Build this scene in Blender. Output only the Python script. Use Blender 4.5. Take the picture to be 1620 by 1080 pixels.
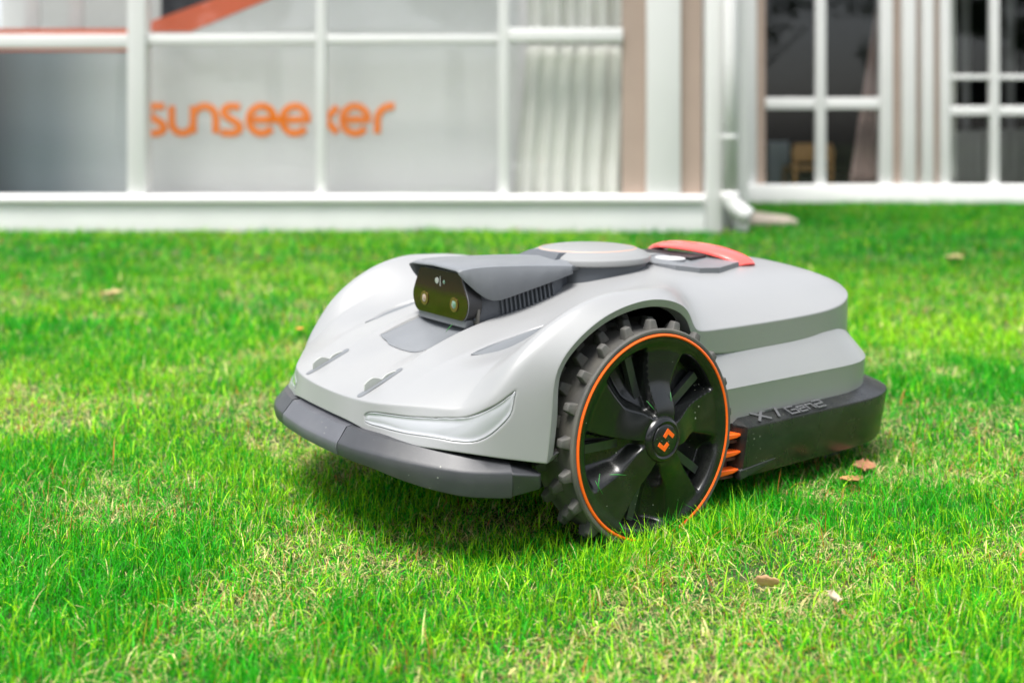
import bpy, bmesh, math, random
import numpy as np
from mathutils import Vector, Matrix
from mathutils.bvhtree import BVHTree
R = math.radians
random.seed(7); rng = np.random.default_rng(7)
S = bpy.context.scene
for o in list(bpy.data.objects): bpy.data.objects.remove(o)
COL = S.collection

# ------------------------------------------------------------------ camera
cd = bpy.data.cameras.new('camera'); cam = bpy.data.objects.new('camera', cd); COL.objects.link(cam)
CAM = Vector((-.921, -.976, .519)); AZ = R(35.42)
cam.location = CAM; cam.rotation_euler = (R(90), 0, -AZ)
cd.sensor_width = 36; cd.lens = 1637/1620*36; cd.shift_y = -(540-224)/1620
cd.clip_start = .02; cd.clip_end = 300
cd.dof.use_dof = True; cd.dof.focus_distance = 1.33; cd.dof.aperture_fstop = 2.8; cd.dof.aperture_blades = 0
S.camera = cam
# ------------------------------------------------------------------ light
W = bpy.data.worlds.new('World'); S.world = W; W.use_nodes = True
wn = W.node_tree.nodes; wl = W.node_tree.links
sky = wn.new('ShaderNodeTexSky'); sky.sky_type = 'NISHITA'; sky.sun_disc = False
SUN_EL, SUN_ROT = R(70), R(-114)
sky.sun_elevation = SUN_EL; sky.sun_rotation = SUN_ROT; sky.air_density = 1.0; sky.dust_density = 3.0; sky.ozone_density = 1.0
hs = wn.new('ShaderNodeHueSaturation'); hs.inputs['Saturation'].default_value = .35
wl.new(sky.outputs[0], hs.inputs['Color']); wl.new(hs.outputs[0], wn['Background'].inputs[0]); wn['Background'].inputs[1].default_value = .10
sl = bpy.data.lights.new('sun', 'SUN'); sun = bpy.data.objects.new('sun', sl); COL.objects.link(sun)
sl.energy = 1.85; sl.angle = R(28); sl.color = (1, .965, .92)
sd = Vector((math.sin(SUN_ROT)*math.cos(SUN_EL), math.cos(SUN_ROT)*math.cos(SUN_EL), math.sin(SUN_EL)))
sun.rotation_euler = sd.to_track_quat('Z', 'Y').to_euler()
S.view_settings.view_transform = 'Standard'; S.view_settings.look = 'None'
S.view_settings.gamma = 1; S.view_settings.use_curve_mapping = False
S.view_settings.exposure = 1.62

# ------------------------------------------------------------------ helpers
def mat(name, col, rough=.5, metal=0., spec=.5, bump=0., bscale=300., var=0., vscale=30., specks=0., coat=0., trans=0., emis=None, col2=None):
    m = bpy.data.materials.new(name); m.use_nodes = True
    n = m.node_tree.nodes; l = m.node_tree.links; b = n['Principled BSDF']
    b.inputs['Base Color'].default_value = (*col, 1); b.inputs['Roughness'].default_value = rough
    b.inputs['Metallic'].default_value = metal; b.inputs['Specular IOR Level'].default_value = spec
    b.inputs['Coat Weight'].default_value = coat; b.inputs['Transmission Weight'].default_value = trans
    tc = n.new('ShaderNodeTexCoord')
    cur = None
    if var or col2:
        t = n.new('ShaderNodeTexNoise'); t.inputs['Scale'].default_value = vscale; t.inputs['Detail'].default_value = 5
        l.new(tc.outputs['Object'], t.inputs['Vector'])
        mx = n.new('ShaderNodeMix'); mx.data_type = 'RGBA'
        c2 = col2 or tuple(min(1, c*(1+var)) for c in col); c1 = col if col2 else tuple(c*(1-var) for c in col)
        mx.inputs[6].default_value = (*c1, 1); mx.inputs[7].default_value = (*c2, 1)
        mr = n.new('ShaderNodeMapRange'); mr.inputs[1].default_value = .35; mr.inputs[2].default_value = .65
        l.new(t.outputs[0], mr.inputs[0]); l.new(mr.outputs[0], mx.inputs[0]); cur = mx.outputs[2]
        r2 = n.new('ShaderNodeMapRange'); r2.inputs[3].default_value = max(0, rough-.06); r2.inputs[4].default_value = min(1, rough+.08)
        l.new(t.outputs[0], r2.inputs[0]); l.new(r2.outputs[0], b.inputs['Roughness'])
    if specks:
        v = n.new('ShaderNodeTexVoronoi'); v.inputs['Scale'].default_value = 130
        l.new(tc.outputs['Object'], v.inputs['Vector'])
        t2 = n.new('ShaderNodeTexNoise'); t2.inputs['Scale'].default_value = 22; t2.inputs['Detail'].default_value = 3
        l.new(tc.outputs['Object'], t2.inputs['Vector'])
        th = n.new('ShaderNodeMapRange'); th.inputs[1].default_value = .5; th.inputs[2].default_value = .75
        th.inputs[3].default_value = 0; th.inputs[4].default_value = .16; l.new(t2.outputs[0], th.inputs[0])
        lt = n.new('ShaderNodeMath'); lt.operation = 'LESS_THAN'; l.new(v.outputs['Distance'], lt.inputs[0]); l.new(th.outputs[0], lt.inputs[1])
        dust = n.new('ShaderNodeTexNoise'); dust.inputs['Scale'].default_value = 9; dust.inputs['Detail'].default_value = 8; dust.inputs['Roughness'].default_value = .7
        l.new(tc.outputs['Object'], dust.inputs['Vector'])
        dm = n.new('ShaderNodeMapRange'); dm.inputs[1].default_value = .5; dm.inputs[2].default_value = .8; dm.inputs[4].default_value = .06
        l.new(dust.outputs[0], dm.inputs[0])
        ma = n.new('ShaderNodeMath'); ma.operation = 'MULTIPLY_ADD'; l.new(lt.outputs[0], ma.inputs[0]); ma.inputs[1].default_value = specks; l.new(dm.outputs[0], ma.inputs[2]); ma.use_clamp = True
        mx2 = n.new('ShaderNodeMix'); mx2.data_type = 'RGBA'; mx2.inputs[7].default_value = (.42, .43, .36, 1)
        if cur: l.new(cur, mx2.inputs[6])
        else: mx2.inputs[6].default_value = (*col, 1)
        l.new(ma.outputs[0], mx2.inputs[0]); cur = mx2.outputs[2]
    if cur: l.new(cur, b.inputs['Base Color'])
    if bump:
        t = n.new('ShaderNodeTexNoise'); t.inputs['Scale'].default_value = bscale; t.inputs['Detail'].default_value = 3
        l.new(tc.outputs['Object'], t.inputs['Vector'])
        bp = n.new('ShaderNodeBump'); bp.inputs['Strength'].default_value = bump; bp.inputs['Distance'].default_value = .001
        l.new(t.outputs[0], bp.inputs['Height']); l.new(bp.outputs[0], b.inputs['Normal'])
    if emis: b.inputs['Emission Color'].default_value = (*emis[:3], 1); b.inputs['Emission Strength'].default_value = emis[3]
    return m

MT = {}
MT['shell'] = mat('silver_shell', (.275, .280, .283), .33, .12, .5, bump=.10, bscale=1100, var=.02, vscale=6, specks=.10)
MT['grey'] = mat('slate_plastic', (.150, .160, .172), .42, bump=.12, bscale=700, var=.05, vscale=20)
MT['bumper'] = mat('bumper_rubber', (.040, .042, .047), .42, bump=.15, bscale=800, var=.08, vscale=25, specks=.5)
MT['bumper_mid_lit'] = mat('bumper_centre_lit', (.085, .088, .10), .42, bump=.15, bscale=800, var=.06, vscale=25, specks=.4)  # same rubber, coloured paler to paint in light on its upward faces
MT['base'] = mat('base_plastic', (.012, .013, .013), .26, bump=.1, bscale=800, var=.1, vscale=15, specks=.6)
MT['black'] = mat('black_plastic', (.012, .012, .013), .5)
MT['rim'] = mat('rim_plastic', (.006, .007, .007), .20, bump=.04, bscale=600, var=.12, vscale=12, specks=.8)
MT['spoke'] = mat('spoke_rib_plastic', (.03, .032, .034), .22, specks=.5)
MT['tyre'] = mat('tyre_rubber', (.05, .051, .052), .7, bump=.3, bscale=500, col2=(.10, .095, .08), vscale=18, specks=.6)
MT['orange'] = mat('orange_paint', (.95, .13, .012), .35)
MT['red'] = mat('red_handle', (.90, .10, .085), .25, coat=.4, bump=.03, bscale=500)
MT['lens'] = mat('sensor_glass', (.020, .008, .003), .05, spec=.6, coat=.15)
MT['brush'] = mat('rusty_comb', (.10, .03, .025), .7, var=.3, vscale=90)
MT['disc'] = mat('disc_plastic', (.225, .23, .23), .36, bump=.06, bscale=900)
MT['white'] = mat('white_print', (.45, .46, .47), .4)
MT['headlight'] = mat('headlight_cover', (.33, .34, .36), .20, coat=.6, var=.01)
MT['clear'] = mat('clear_plastic', (.38, .40, .37), .15, spec=.6)
MT['intake'] = mat('intake_grey', (.135, .145, .155), .42, bump=.1, bscale=700)
MT['collar'] = mat('collar_grey', (.07, .078, .09), .42, bump=.1, bscale=700)

def tag(o, label=None, cat=None, group=None, kind=None):
    if label: o['label'] = label
    if cat: o['category'] = cat
    if group: o['group'] = group
    if kind: o['kind'] = kind
    return o

def mk(name, verts, faces, m, parent=None, smooth=True, autosmooth=None):
    me = bpy.data.meshes.new(name); me.from_pydata([tuple(v) for v in verts], [], [tuple(f) for f in faces]); me.validate()
    if m is not None: me.materials.append(m)
    if smooth: me.shade_smooth()
    o = bpy.data.objects.new(name, me); COL.objects.link(o)
    if parent is not None: o.parent = parent
    if autosmooth:
        me.set_sharp_from_angle(angle=R(autosmooth))
    return o

def fixn(o):
    bm = bmesh.new(); bm.from_mesh(o.data); bmesh.ops.recalc_face_normals(bm, faces=bm.faces); bm.to_mesh(o.data); bm.free(); return o

def bevel(o, w=.002, seg=2, ang=35):
    md = o.modifiers.new('bevel', 'BEVEL'); md.width = w; md.segments = seg; md.limit_method = 'ANGLE'; md.angle_limit = R(ang)
    return o

def empty(name, loc, rz=0):
    o = bpy.data.objects.new(name, None); COL.objects.link(o); o.location = loc; o.rotation_euler = (0, 0, rz); o.empty_display_size = .1
    return o

def box_vf(x0, x1, y0, y1, z0, z1, b=0):
    v = [(x, y, z+b*len([])) for x in (x0, x1) for y in (y0, y1) for z in (z0, z1)]
    f = [(0, 1, 3, 2), (4, 6, 7, 5), (0, 4, 5, 1), (2, 3, 7, 6), (0, 2, 6, 4), (1, 5, 7, 3)]
    return v, f

def box(name, x0, x1, y0, y1, z0, z1, m, parent=None, bev=0, seg=2):
    v, f = box_vf(x0, x1, y0, y1, z0, z1); o = mk(name, v, f, m, parent, smooth=bool(bev), autosmooth=None)
    if bev: bevel(o, bev, seg)
    return o

def grid_faces(nr, nc, off=0, closed=False):
    F = []
    for i in range(nr-1):
        for j in range(nc if closed else nc-1):
            a = off+i*nc+j; b = off+i*nc+(j+1) % nc
            F.append((a, b, b+nc, a+nc))
    return F

def lathe(name, prof, n, m, parent, axis='z', center=(0, 0, 0), cap=True, autosmooth=40):
    """prof: list of (radius, height); revolved about axis."""
    V = []; F = []
    for r, h in prof:
        for k in range(n):
            a = 2*math.pi*k/n; c, s = r*math.cos(a), r*math.sin(a)
            p = (c, s, h) if axis == 'z' else (c, h, s) if axis == 'y' else (h, c, s)
            V.append((p[0]+center[0], p[1]+center[1], p[2]+center[2]))
    F = grid_faces(len(prof), n, closed=True)
    if cap: F.append(tuple(range(n))); F.append(tuple(range((len(prof)-1)*n, len(prof)*n)))
    o = mk(name, V, F, m, parent); fixn(o); o.data.set_sharp_from_angle(angle=R(autosmooth)); return o

def prism(name, poly, h0, h1, axis, m, parent, bev=0, seg=2, smooth=False):
    """poly of 2-D points extruded from h0 to h1 along axis ('x': (y,z), 'y': (x,z), 'z': (x,y))."""
    def P(p, h): return {'x': (h, p[0], p[1]), 'y': (p[0], h, p[1]), 'z': (p[0], p[1], h)}[axis]
    n = len(poly); V = [P(p, h0) for p in poly]+[P(p, h1) for p in poly]
    F = [tuple(range(n)), tuple(range(n, 2*n))]+[(i, (i+1) % n, n+(i+1) % n, n+i) for i in range(n)]
    o = mk(name, V, F, m, parent, smooth=False); fixn(o)
    if bev: bevel(o, bev, seg); o.data.shade_smooth(); o.data.set_sharp_from_angle(angle=R(50))
    return o

def catmull(P, n):
    P = np.array(P, float); m = len(P); out = []
    d = np.r_[0, np.cumsum(np.sqrt((np.diff(P, axis=0)**2).sum(1)))]
    Q = np.vstack([2*P[0]-P[1], P, 2*P[-1]-P[-2]])
    for t in np.linspace(0, d[-1], n):
        i = min(np.searchsorted(d, t, side='right')-1, m-2); u = (t-d[i])/(d[i+1]-d[i])
        a, b, c, e = Q[i], Q[i+1], Q[i+2], Q[i+3]
        out.append(.5*((2*b)+(c-a)*u+(2*a-5*b+4*c-e)*u*u+(3*b-a-3*c+e)*u**3))
    return np.array(out)

def resample(P, n):
    P = np.array(P, float); d = np.r_[0, np.cumsum(np.sqrt((np.diff(P, axis=0)**2).sum(1)))]
    return np.stack([np.interp(np.linspace(0, d[-1], n), d, P[:, k]) for k in range(P.shape[1])], -1)

CY = .31                                    # mower's centre plane (y)
def mir(p): return (p[0], 2*CY-p[1], p[2])

# ================================================================== ROBOT MOWER
mower = empty('robot_mower', (0, 0, 0))
tag(mower, 'silver robot lawn mower with orange-ringed black wheel and red handle standing on the grass', 'robot mower')

# ---- body shell: control cage (near half), rows front -> rear, columns centre -> side
cage = [
 # r0 bottom edge of the nose
 [(-.322,.31,.160),(-.322,.27,.160),(-.320,.222,.160),(-.309,.185,.149),(-.296,.13,.149),(-.262,.075,.1485),(-.212,.035,.140),(-.165,.015,.131),(-.153,.018,.138)],
 # r1 crease between nose face and hood
 [(-.318,.31,.187),(-.317,.27,.187),(-.313,.225,.188),(-.304,.178,.190),(-.272,.13,.193),(-.246,.083,.193),(-.225,.043,.200),(-.156,.015,.190),(-.144,.018,.190)],
 [(-.290,.31,.198),(-.288,.27,.199),(-.283,.228,.200),(-.270,.18,.205),(-.240,.135,.212),(-.214,.09,.222),(-.199,.045,.248),(-.155,.015,.238),(-.147,.018,.234)],
 [(-.240,.31,.212),(-.240,.265,.213),(-.240,.232,.223),(-.215,.175,.232),(-.195,.138,.234),(-.183,.090,.246),(-.165,.043,.281),(-.128,.015,.269),(-.121,.018,.263)],
 [(-.165,.31,.235),(-.165,.262,.236),(-.165,.232,.253),(-.150,.168,.2490),(-.140,.138,.2395),(-.133,.085,.268),(-.115,.043,.311),(-.083,.015,.297),(-.078,.018,.289)],
 [(-.105,.31,.258),(-.105,.262,.258),(-.105,.233,.268),(-.097,.168,.2600),(-.088,.138,.2570),(-.080,.088,.293),(-.060,.043,.327),(-.040,.015,.310),(-.037,.018,.301)],
 [(-.035,.31,.280),(-.035,.27,.280),(-.035,.240,.275),(-.030,.175,.276),(-.020,.137,.284),(-.010,.09,.309),(.000,.045,.330),(.008,.015,.316),(.008,.018,.306)],
 [(.045,.31,.300),(.045,.27,.300),(.045,.240,.298),(.050,.19,.301),(.058,.135,.308),(.060,.09,.318),(.058,.050,.327),(.052,.015,.308),(.050,.018,.298)],
 [(.12,.31,.316),(.12,.27,.316),(.12,.240,.315),(.12,.19,.314),(.118,.135,.314),(.110,.095,.316),(.100,.060,.313),(.080,.018,.292),(.078,.020,.281)],
 [(.165,.31,.321),(.165,.27,.321),(.165,.240,.320),(.162,.19,.317),(.155,.14,.311),(.145,.105,.303),(.132,.078,.287),(.112,.042,.256),(.100,.036,.250)],
 [(.20,.31,.324),(.20,.27,.324),(.20,.240,.322),(.195,.195,.317),(.185,.15,.308),(.18,.118,.296),(.17,.088,.276),(.155,.058,.251),(.150,.062,.212)],
 [(.28,.31,.325),(.28,.27,.325),(.28,.240,.322),(.28,.20,.317),(.28,.155,.307),(.28,.12,.293),(.28,.090,.275),(.28,.060,.250),(.28,.063,.212)],
 [(.38,.31,.323),(.38,.27,.322),(.38,.245,.320),(.38,.205,.315),(.382,.16,.305),(.387,.127,.292),(.395,.095,.275),(.41,.060,.252),(.41,.063,.216)],
 [(.45,.31,.320),(.45,.27,.319),(.45,.245,.317),(.452,.205,.312),(.455,.165,.304),(.460,.137,.294),(.468,.108,.280),(.485,.074,.257),(.485,.077,.200)],
 [(.52,.31,.313),(.52,.27,.312),(.52,.245,.311),(.52,.208,.307),(.52,.175,.303),(.522,.150,.296),(.526,.128,.288),(.532,.100,.266),(.532,.103,.180)],
 [(.585,.31,.280),(.585,.27,.280),(.584,.245,.280),(.582,.212,.280),(.576,.182,.280),(.567,.158,.279),(.556,.136,.277),(.545,.118,.271),(.545,.120,.170)],
 [(.583,.31,.170),(.583,.27,.170),(.582,.245,.170),(.580,.212,.170),(.574,.182,.170),(.565,.158,.170),(.554,.136,.170),(.549,.124,.170),(.547,.122,.170)],
]
# a turned-in flange along the nose bottom and inside the arches
cage.insert(0, [(p[0]+.02, p[1]+(.0 if j < 7 else .012), p[2]-.001) for j, p in enumerate(cage[0])])
for i, r in enumerate(cage):
    p = r[-1]; r.append((p[0]+(.0 if i > 1 else .004), p[1]+.022, p[2]-(.001 if i < 11 else 0)))
NC = len(cage[0]); NR = len(cage)
V = []; 
for r in cage: V += [mir(p) for p in r[:0:-1]] + list(r)
ncol = 2*NC-1
sh = mk('body_shell', V, grid_faces(NR, ncol), MT['shell'], mower)
me = sh.data
cr = me.attributes.new('crease_edge', 'FLOAT', 'EDGE')
ci = NC-1
def colidx(v): return abs(v % ncol - ci)
for e in me.edges:
    a, b = e.vertices; ra, rb = a//ncol, b//ncol; ca, cb = colidx(a), colidx(b); w = 0
    if ra == rb:
        if ra == 2 and max(ca, cb) <= 5: w = .62
        elif ra == 2 and max(ca, cb) == 6: w = .35
        if ra == 1: w = .85
        if ra == 16 : w = .9
        if ra == 17: w = .8
    else:
        r = min(ra, rb)
        if ca == cb == 7: w = .8 if r < 9 else .92
        if ca == cb == 8: w = .8
        if ca == cb == 2 and 4 <= r <= 8: w = .75
        if ca == cb == 6 and 2 <= r <= 6: w = .3
        if ca == cb == 5 and 2 <= r <= 5: w = .55
        if ca == cb == 3 and 3 <= r <= 6: w = .6
    cr.data[e.index].value = w
sub = sh.modifiers.new('s', 'SUBSURF'); sub.levels = 5; sub.render_levels = 5; sub.quality = 4
dg = bpy.context.evaluated_depsgraph_get(); ev = sh.evaluated_get(dg)
me2 = bpy.data.meshes.new_from_object(ev); sh.modifiers.clear(); sh.data = me2; me2.name = 'body_shell'; fixn(sh); me2 = sh.data; me2.shade_smooth()
NV = len(me2.vertices); co = np.empty(NV*3); me2.vertices.foreach_get('co', co); co = co.reshape(-1, 3)
bvh = BVHTree.FromPolygons([tuple(c) for c in co], [tuple(p.vertices) for p in me2.polygons])
#SHELLDONE

# ---- recesses pressed into the shell
nrm = np.empty(NV*3); me2.vertices.foreach_get('normal', nrm); nrm = nrm.reshape(-1, 3)
def poly_frame(P):
    P = np.array(P); c = P.mean(0); u, s, vt = np.linalg.svd(P-c); return c, vt[0], vt[1], vt[2]
def signed_dist(Q, poly):
    """distance inside (positive) a 2-D polygon."""
    n = len(poly); d = np.full(len(Q), 1e9); ins = np.zeros(len(Q), bool)
    for i in range(n):
        a, b = poly[i], poly[(i+1) % n]; ab = b-a
        t = np.clip(((Q-a)@ab)/(ab@ab+1e-12), 0, 1); d = np.minimum(d, np.hypot(*(Q-a-t[:, None]*ab).T))
        cnd = ((a[1] > Q[:, 1]) != (b[1] > Q[:, 1]))
        with np.errstate(divide='ignore', invalid='ignore'):
            xx = (b[0]-a[0])*(Q[:, 1]-a[1])/(b[1]-a[1])+a[0]
        ins ^= cnd & (Q[:, 0] < xx)
    return np.where(ins, d, -d)
def press(P, depth, wall, reach=.05):
    P = np.array(P); c, e1, e2, e3 = poly_frame(P)
    rad = np.sqrt(((P-c)**2).sum(1)).max()+.01
    near = np.where(((co-c)**2).sum(1) < rad*rad)[0]
    L = co[near]-c; q = np.stack([L@e1, L@e2], -1); pp = np.stack([(P-c)@e1, (P-c)@e2], -1)
    d = signed_dist(q, pp); k = np.clip(d/wall, 0, 1); k = k*k*(3-2*k); k[np.abs(L@e3) > reach] = 0
    co[near] -= nrm[near]*(depth*k)[:, None]
HL_T = catmull([(-.3118,.2055,.1715),(-.3095,.1990,.1765),(-.3032,.1806,.179),(-.2824,.1374,.1803),(-.2598,.0997,.1835),(-.2411,.072,.1881),(-.2196,.0495,.2018),(-.203,.0402,.2142),(-.1936,.0363,.222)], 48)
HL_B = catmull([(-.3122,.2055,.1655),(-.3110,.1990,.1615),(-.3052,.1769,.161),(-.2911,.1378,.1598),(-.2743,.1054,.1599),(-.2555,.0778,.1579),(-.2394,.0609,.1584),(-.2246,.0489,.1664),(-.2085,.0389,.1827),(-.1998,.0355,.1972),(-.1936,.0363,.222)], 48)
IN_T = catmull([(-.183,.162,.2405),(-.150,.1655,.2475),(-.120,.165,.2525),(-.085,.162,.2600),(-.060,.155,.265)], 24)
IN_B = catmull([(-.183,.162,.2405),(-.163,.149,.240),(-.138,.139,.2405),(-.113,.137,.247),(-.085,.143,.257),(-.060,.155,.265)], 24)
SP_T = np.array([(x, .2415, .237+(x+.19)*.25) for x in np.linspace(-.197, -.105, 30)])
SP_B = np.array([mir(p) for p in SP_T])
def slot_loop(yc, w=.0042):
    P = []
    for k in range(9): a = math.pi/2+math.pi*k/8; P.append((-.3035+w*math.cos(a), yc+w*math.sin(a)))
    for k in range(9): a = -math.pi/2+math.pi*k/8; P.append((-.2490+w*math.cos(a), yc+w*math.sin(a)))
    return [(x, y, .1925+(x+.3035)*.41) for x, y in P]
both = lambda P, s: np.array([mir(p) for p in P]) if s else np.array(P)
for s in (0, 1):
    press(both(np.vstack([HL_T, HL_B[-2:0:-1]]), s), .0032, .0022)
    press(both(np.vstack([IN_T, IN_B[-2:0:-1]]), s), .0030, .003)
    press(both(slot_loop(.231), s), .0005, .002)
press(np.vstack([SP_T, [(-.2005, .275, .233), (-.2015, .31, .233), (-.2005, .345, .233)], SP_B])[np.r_[np.arange(29, -1, -1), 30, 31, 32, np.arange(33, 63)]], .0022, .0016)
me2.vertices.foreach_set('co', co.ravel()); me2.update(); me2.shade_smooth()
bvh = BVHTree.FromPolygons([tuple(c) for c in co], [tuple(p.vertices) for p in me2.polygons])
def snap(p, off):
    loc, n, i, d = bvh.find_nearest(Vector(p)); return loc+n*off
def inlay(name, T, B, m, parent, shrink, off, nv=14, label=None, bulge=0.):
    """a cover that lies in a pressed recess, spanned between its upper and lower edge."""
    T, B = np.array(T), np.array(B); n = len(T); V = []
    c = (T+B)/2
    for i in range(n):
        w = np.linalg.norm(T[i]-B[i])
        for j in range(nv):
            t = j/(nv-1); s = min(.49, shrink/max(w, 1e-6)); tt = s+(1-2*s)*t
            p = T[i]*(1-tt)+B[i]*tt
            V.append(snap(p, off+bulge*math.sin(math.pi*t)))
    k = max(1, int(round(shrink/ (np.linalg.norm(T[1]-T[0])+1e-6)*.6)))
    k0 = 1 if np.linalg.norm(T[0]-B[0]) > .003 else k
    V = V[k0*nv:(n-k)*nv]
    o = mk(name, V, grid_faces(n-k-k0, nv), m, parent)
    bm = bmesh.new(); bm.from_mesh(o.data); bmesh.ops.remove_doubles(bm, verts=bm.verts, dist=1e-5)
    bmesh.ops.recalc_face_normals(bm, faces=bm.faces); bm.to_mesh(o.data); bm.free()
    sd_ = o.modifiers.new('t', 'SOLIDIFY'); sd_.thickness = .001; sd_.offset = 0
    if label: o['label'] = label
    return o
for s in (0, 1):
    inlay('headlight', both(HL_T, s), both(HL_B, s), MT['headlight'], mower, .0016, .0009, bulge=.0012)
    inlay('fender_intake', both(IN_T, s), both(IN_B, s), MT['intake'], mower, .0010, .0008)
    L = np.array(slot_loop(.231)); h = len(L)//2
    # slot floor, then the clear fin standing in it
    inlay('fin_slot', both(L[:h], s), both(L[:h-1:-1], s), MT['intake'], mower, .0009, .0006, nv=4) if False else None
    y = 231e-3 if not s else 2*CY-.231
    zs = lambda x: .1925+(x+.3035)*.41
    prof = [(-.298, -.003), (-.298, .010), (-.294, .0125), (-.289, .0135), (-.285, .0128), (-.279, .0085), (-.2735, .0032), (-.2715, .0030), (-.268, .0052), (-.262, .0050), (-.256, .0036), (-.249, .001), (-.249, -.003)]
    prism('fin', [(x, zs(x)+h_*.85) for x, h_ in prof], y-.0009, y+.0009, 'y', MT['clear'], mower, bev=.0003, seg=1)
    P = [tuple(snap((p[0], (p[1]-.003 if not s else 2*CY-p[1]-.003), p[2]), .0005)) for p in slot_loop(.231, .0060)]
    mk('fin_slot', P, [tuple(range(len(P)))], MT['intake'], mower, smooth=False)
V = []
for i_ in range(30):
    for j_ in range(30):
        w_ = j_/29*2-1; x_ = SP_T[i_][0]-.004*(1-w_*w_)*(1-i_/29); V.append(snap((x_+.0008, CY-.067*w_, SP_T[i_][2]), .0009))
o = mk('scoop_panel', V, grid_faces(30, 30), MT['grey'], mower); fixn(o); o.modifiers.new('t', 'SOLIDIFY').thickness = .0006

# ---- tiers of the rear body, lofted round a common plan outline
def outline(y0, xm, r, x0, n=14, tail=0):
    """from the near front corner round the rear to the far front corner; returns points."""
    P = [(x0, y0), (x0+.33*(xm-r-x0), y0), (x0+.66*(xm-r-x0), y0)]
    e = 2.3
    for k in range(n+1):
        a = math.pi/2*k/n; c, s = math.cos(a)**(2/e), math.sin(a)**(2/e)
        P.append((xm-r+r*s, y0+r-r*c))
    P.append((xm+.002, CY))
    return P+[(x, 2*CY-y) for x, y in P[-2::-1]]
def tier(name, loops, m, close_front=True, chamf=None, parent=mower, ang=35):
    V = []; n = None
    for lp in loops:
        y0, xm, r, x0, z = lp[:5]
        O = outline(y0, xm, r, x0)
        if chamf: O = [(O[0][0]-chamf[0], O[0][1]+chamf[1])]+O+[(O[-1][0]-chamf[0], O[-1][1]-chamf[1])]
        n = len(O); V += [(x, y, z+(lp[5] if len(lp) > 5 else 0)*max(0, (x-.3)/.3)) for x, y in O]
    F = grid_faces(len(loops), n)
    if close_front: F = grid_faces(len(loops), n, closed=True)
    F += [tuple(range(n)), tuple(range((len(loops)-1)*n, len(loops)*n))]
    o = mk(name, V, F, m, parent); fixn(o); o.data.set_sharp_from_angle(angle=R(ang)); return o
tier('rear_skirt', [(.075, .535, .130, .10, .2215), (.066, .542, .13, .10, .2190), (.050, .573, .155, .10, .190), (.0415, .588, .16, .10, .1715), (.040, .589, .16, .10, .1685), (.0405, .589, .16, .10, .166), (.0435, .586, .16, .10, .118)], MT['shell'])
tier('rear_base', [(.060, .600, .15, .205, .1285), (.050, .607, .16, .200, .1265), (.026, .615, .16, .196, .1185), (.0205, .617, .16, .195, .1165), (.0195, .617, .16, .195, .113), (.028, .611, .16, .192, .048), (.031, .608, .16, .192, .0425), (.06, .58, .14, .19, .0415)], MT['base'], chamf=(.012, .040))
# rear lower panel and its corner flare
prism('foot_flare', [(.186, .056), (.262, .062), (.262, .0575), (.20, .043), (.186, .041)], .026, .040, 'y', MT['base'], mower, bev=.002)
tier('rear_flap', [(.10, .622, .15, .50, .105), (.105, .620, .15, .50, .070), (.11, .60, .14, .50, .068)], MT['black'])
# rear deck lid seam and vent
# ---- chassis and wheel-well liners
box('chassis', -.24, .52, .130, .490, .075, .18, MT['black'], mower, bev=.01)
for s in (0, 1):
    y0, y1 = (.098, .115) if not s else (2*CY-.115, 2*CY-.098)
    prism('wheel_well', [(-.20, .13), (-.20, .22), (-.13, .225), (-.08, .245), (0, .275), (.07, .275), (.105, .25), (.16, .23), (.20, .2), (.20, .07), (-.16, .07)], y0, y1, 'y', MT['black'], mower)
# comb of orange fingers between wheel and rear base
prism('comb', [(.150, .050), (.150, .118), (.172, .122), (.186, .112), (.180, .046)], .046, .066, 'y', MT['brush'], mower, bev=.002)
for z, dx in ((.1045, .004), (.0805, .001), (.056, -.004)):
    prism('comb_finger', [(.150+dx, z-.0045), (.180+dx, z-.0040), (.192+dx, z-.0015), (.192+dx, z+.001), (.150+dx, z+.0045)], .030, .046, 'y', MT['orange'], mower, bev=.0015)
    prism('comb_rib', [(.155+dx, z-.010), (.186+dx, z-.012), (.186+dx, z-.008), (.155+dx, z-.006)], .036, .046, 'y', MT['brush'], mower)
# rear wheels under the base
for s in (0, 1):
    y = .12 if not s else 2*CY-.12
    lathe('rear_wheel', [(.020, y-.018), (.048, y-.018), (.052, y-.012), (.052, y+.012), (.048, y+.018), (.020, y+.018)], 32, MT['tyre'], mower, 'y', (.49, 0, .048))

# ---- bumper
BP = catmull([(-.347,.31),(-.345,.265),(-.341,.222),(-.333,.18),(-.318,.14),(-.292,.095),(-.258,.055),(-.222,.032),(-.208,.026)], 22)
def bumper_part(name, pts, ztop, zbot, m, wt=.024, wb=.02, label=None):
    """swept section: inner top, outer top edge, outer face, bottom."""
    n = len(pts); V = []
    for i, (x, y) in enumerate(pts):
        t = np.array(pts[min(i+1, n-1)])-np.array(pts[max(i-1, 0)]); t = t/np.linalg.norm(t)
        nx, ny = -t[1], t[0]
        if nx < 0 and abs(nx) > .2 or (abs(nx) <= .2 and ((ny > 0) == (y < CY))): nx, ny = -nx, -ny
        zt, zb = ztop(x, y), zbot(x, y)
        rs = float(np.interp(abs(y-CY), [0, .2, .25, .284], [.0165, .0155, .0125, .006]))
        for off, z in ((.035, zt+rs+.001), (.015, zt+rs), (.0035, zt+.0018), (.0008, zt-.0008), (0, zt-.003), (-.0005, (zt+zb)/2), (.002, zb+.002), (.005, zb), (wb, zb+.002)):
            V.append((x+nx*off, y+ny*off, z))
    k = 9; F = grid_faces(n, k, closed=True)+[tuple(range(k)), tuple(range((n-1)*k, n*k))]
    o = mk(name, V, F, m, mower); fixn(o); o.data.set_sharp_from_angle(angle=R(28))
    return o
sy = lambda y: abs(y-CY)
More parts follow.
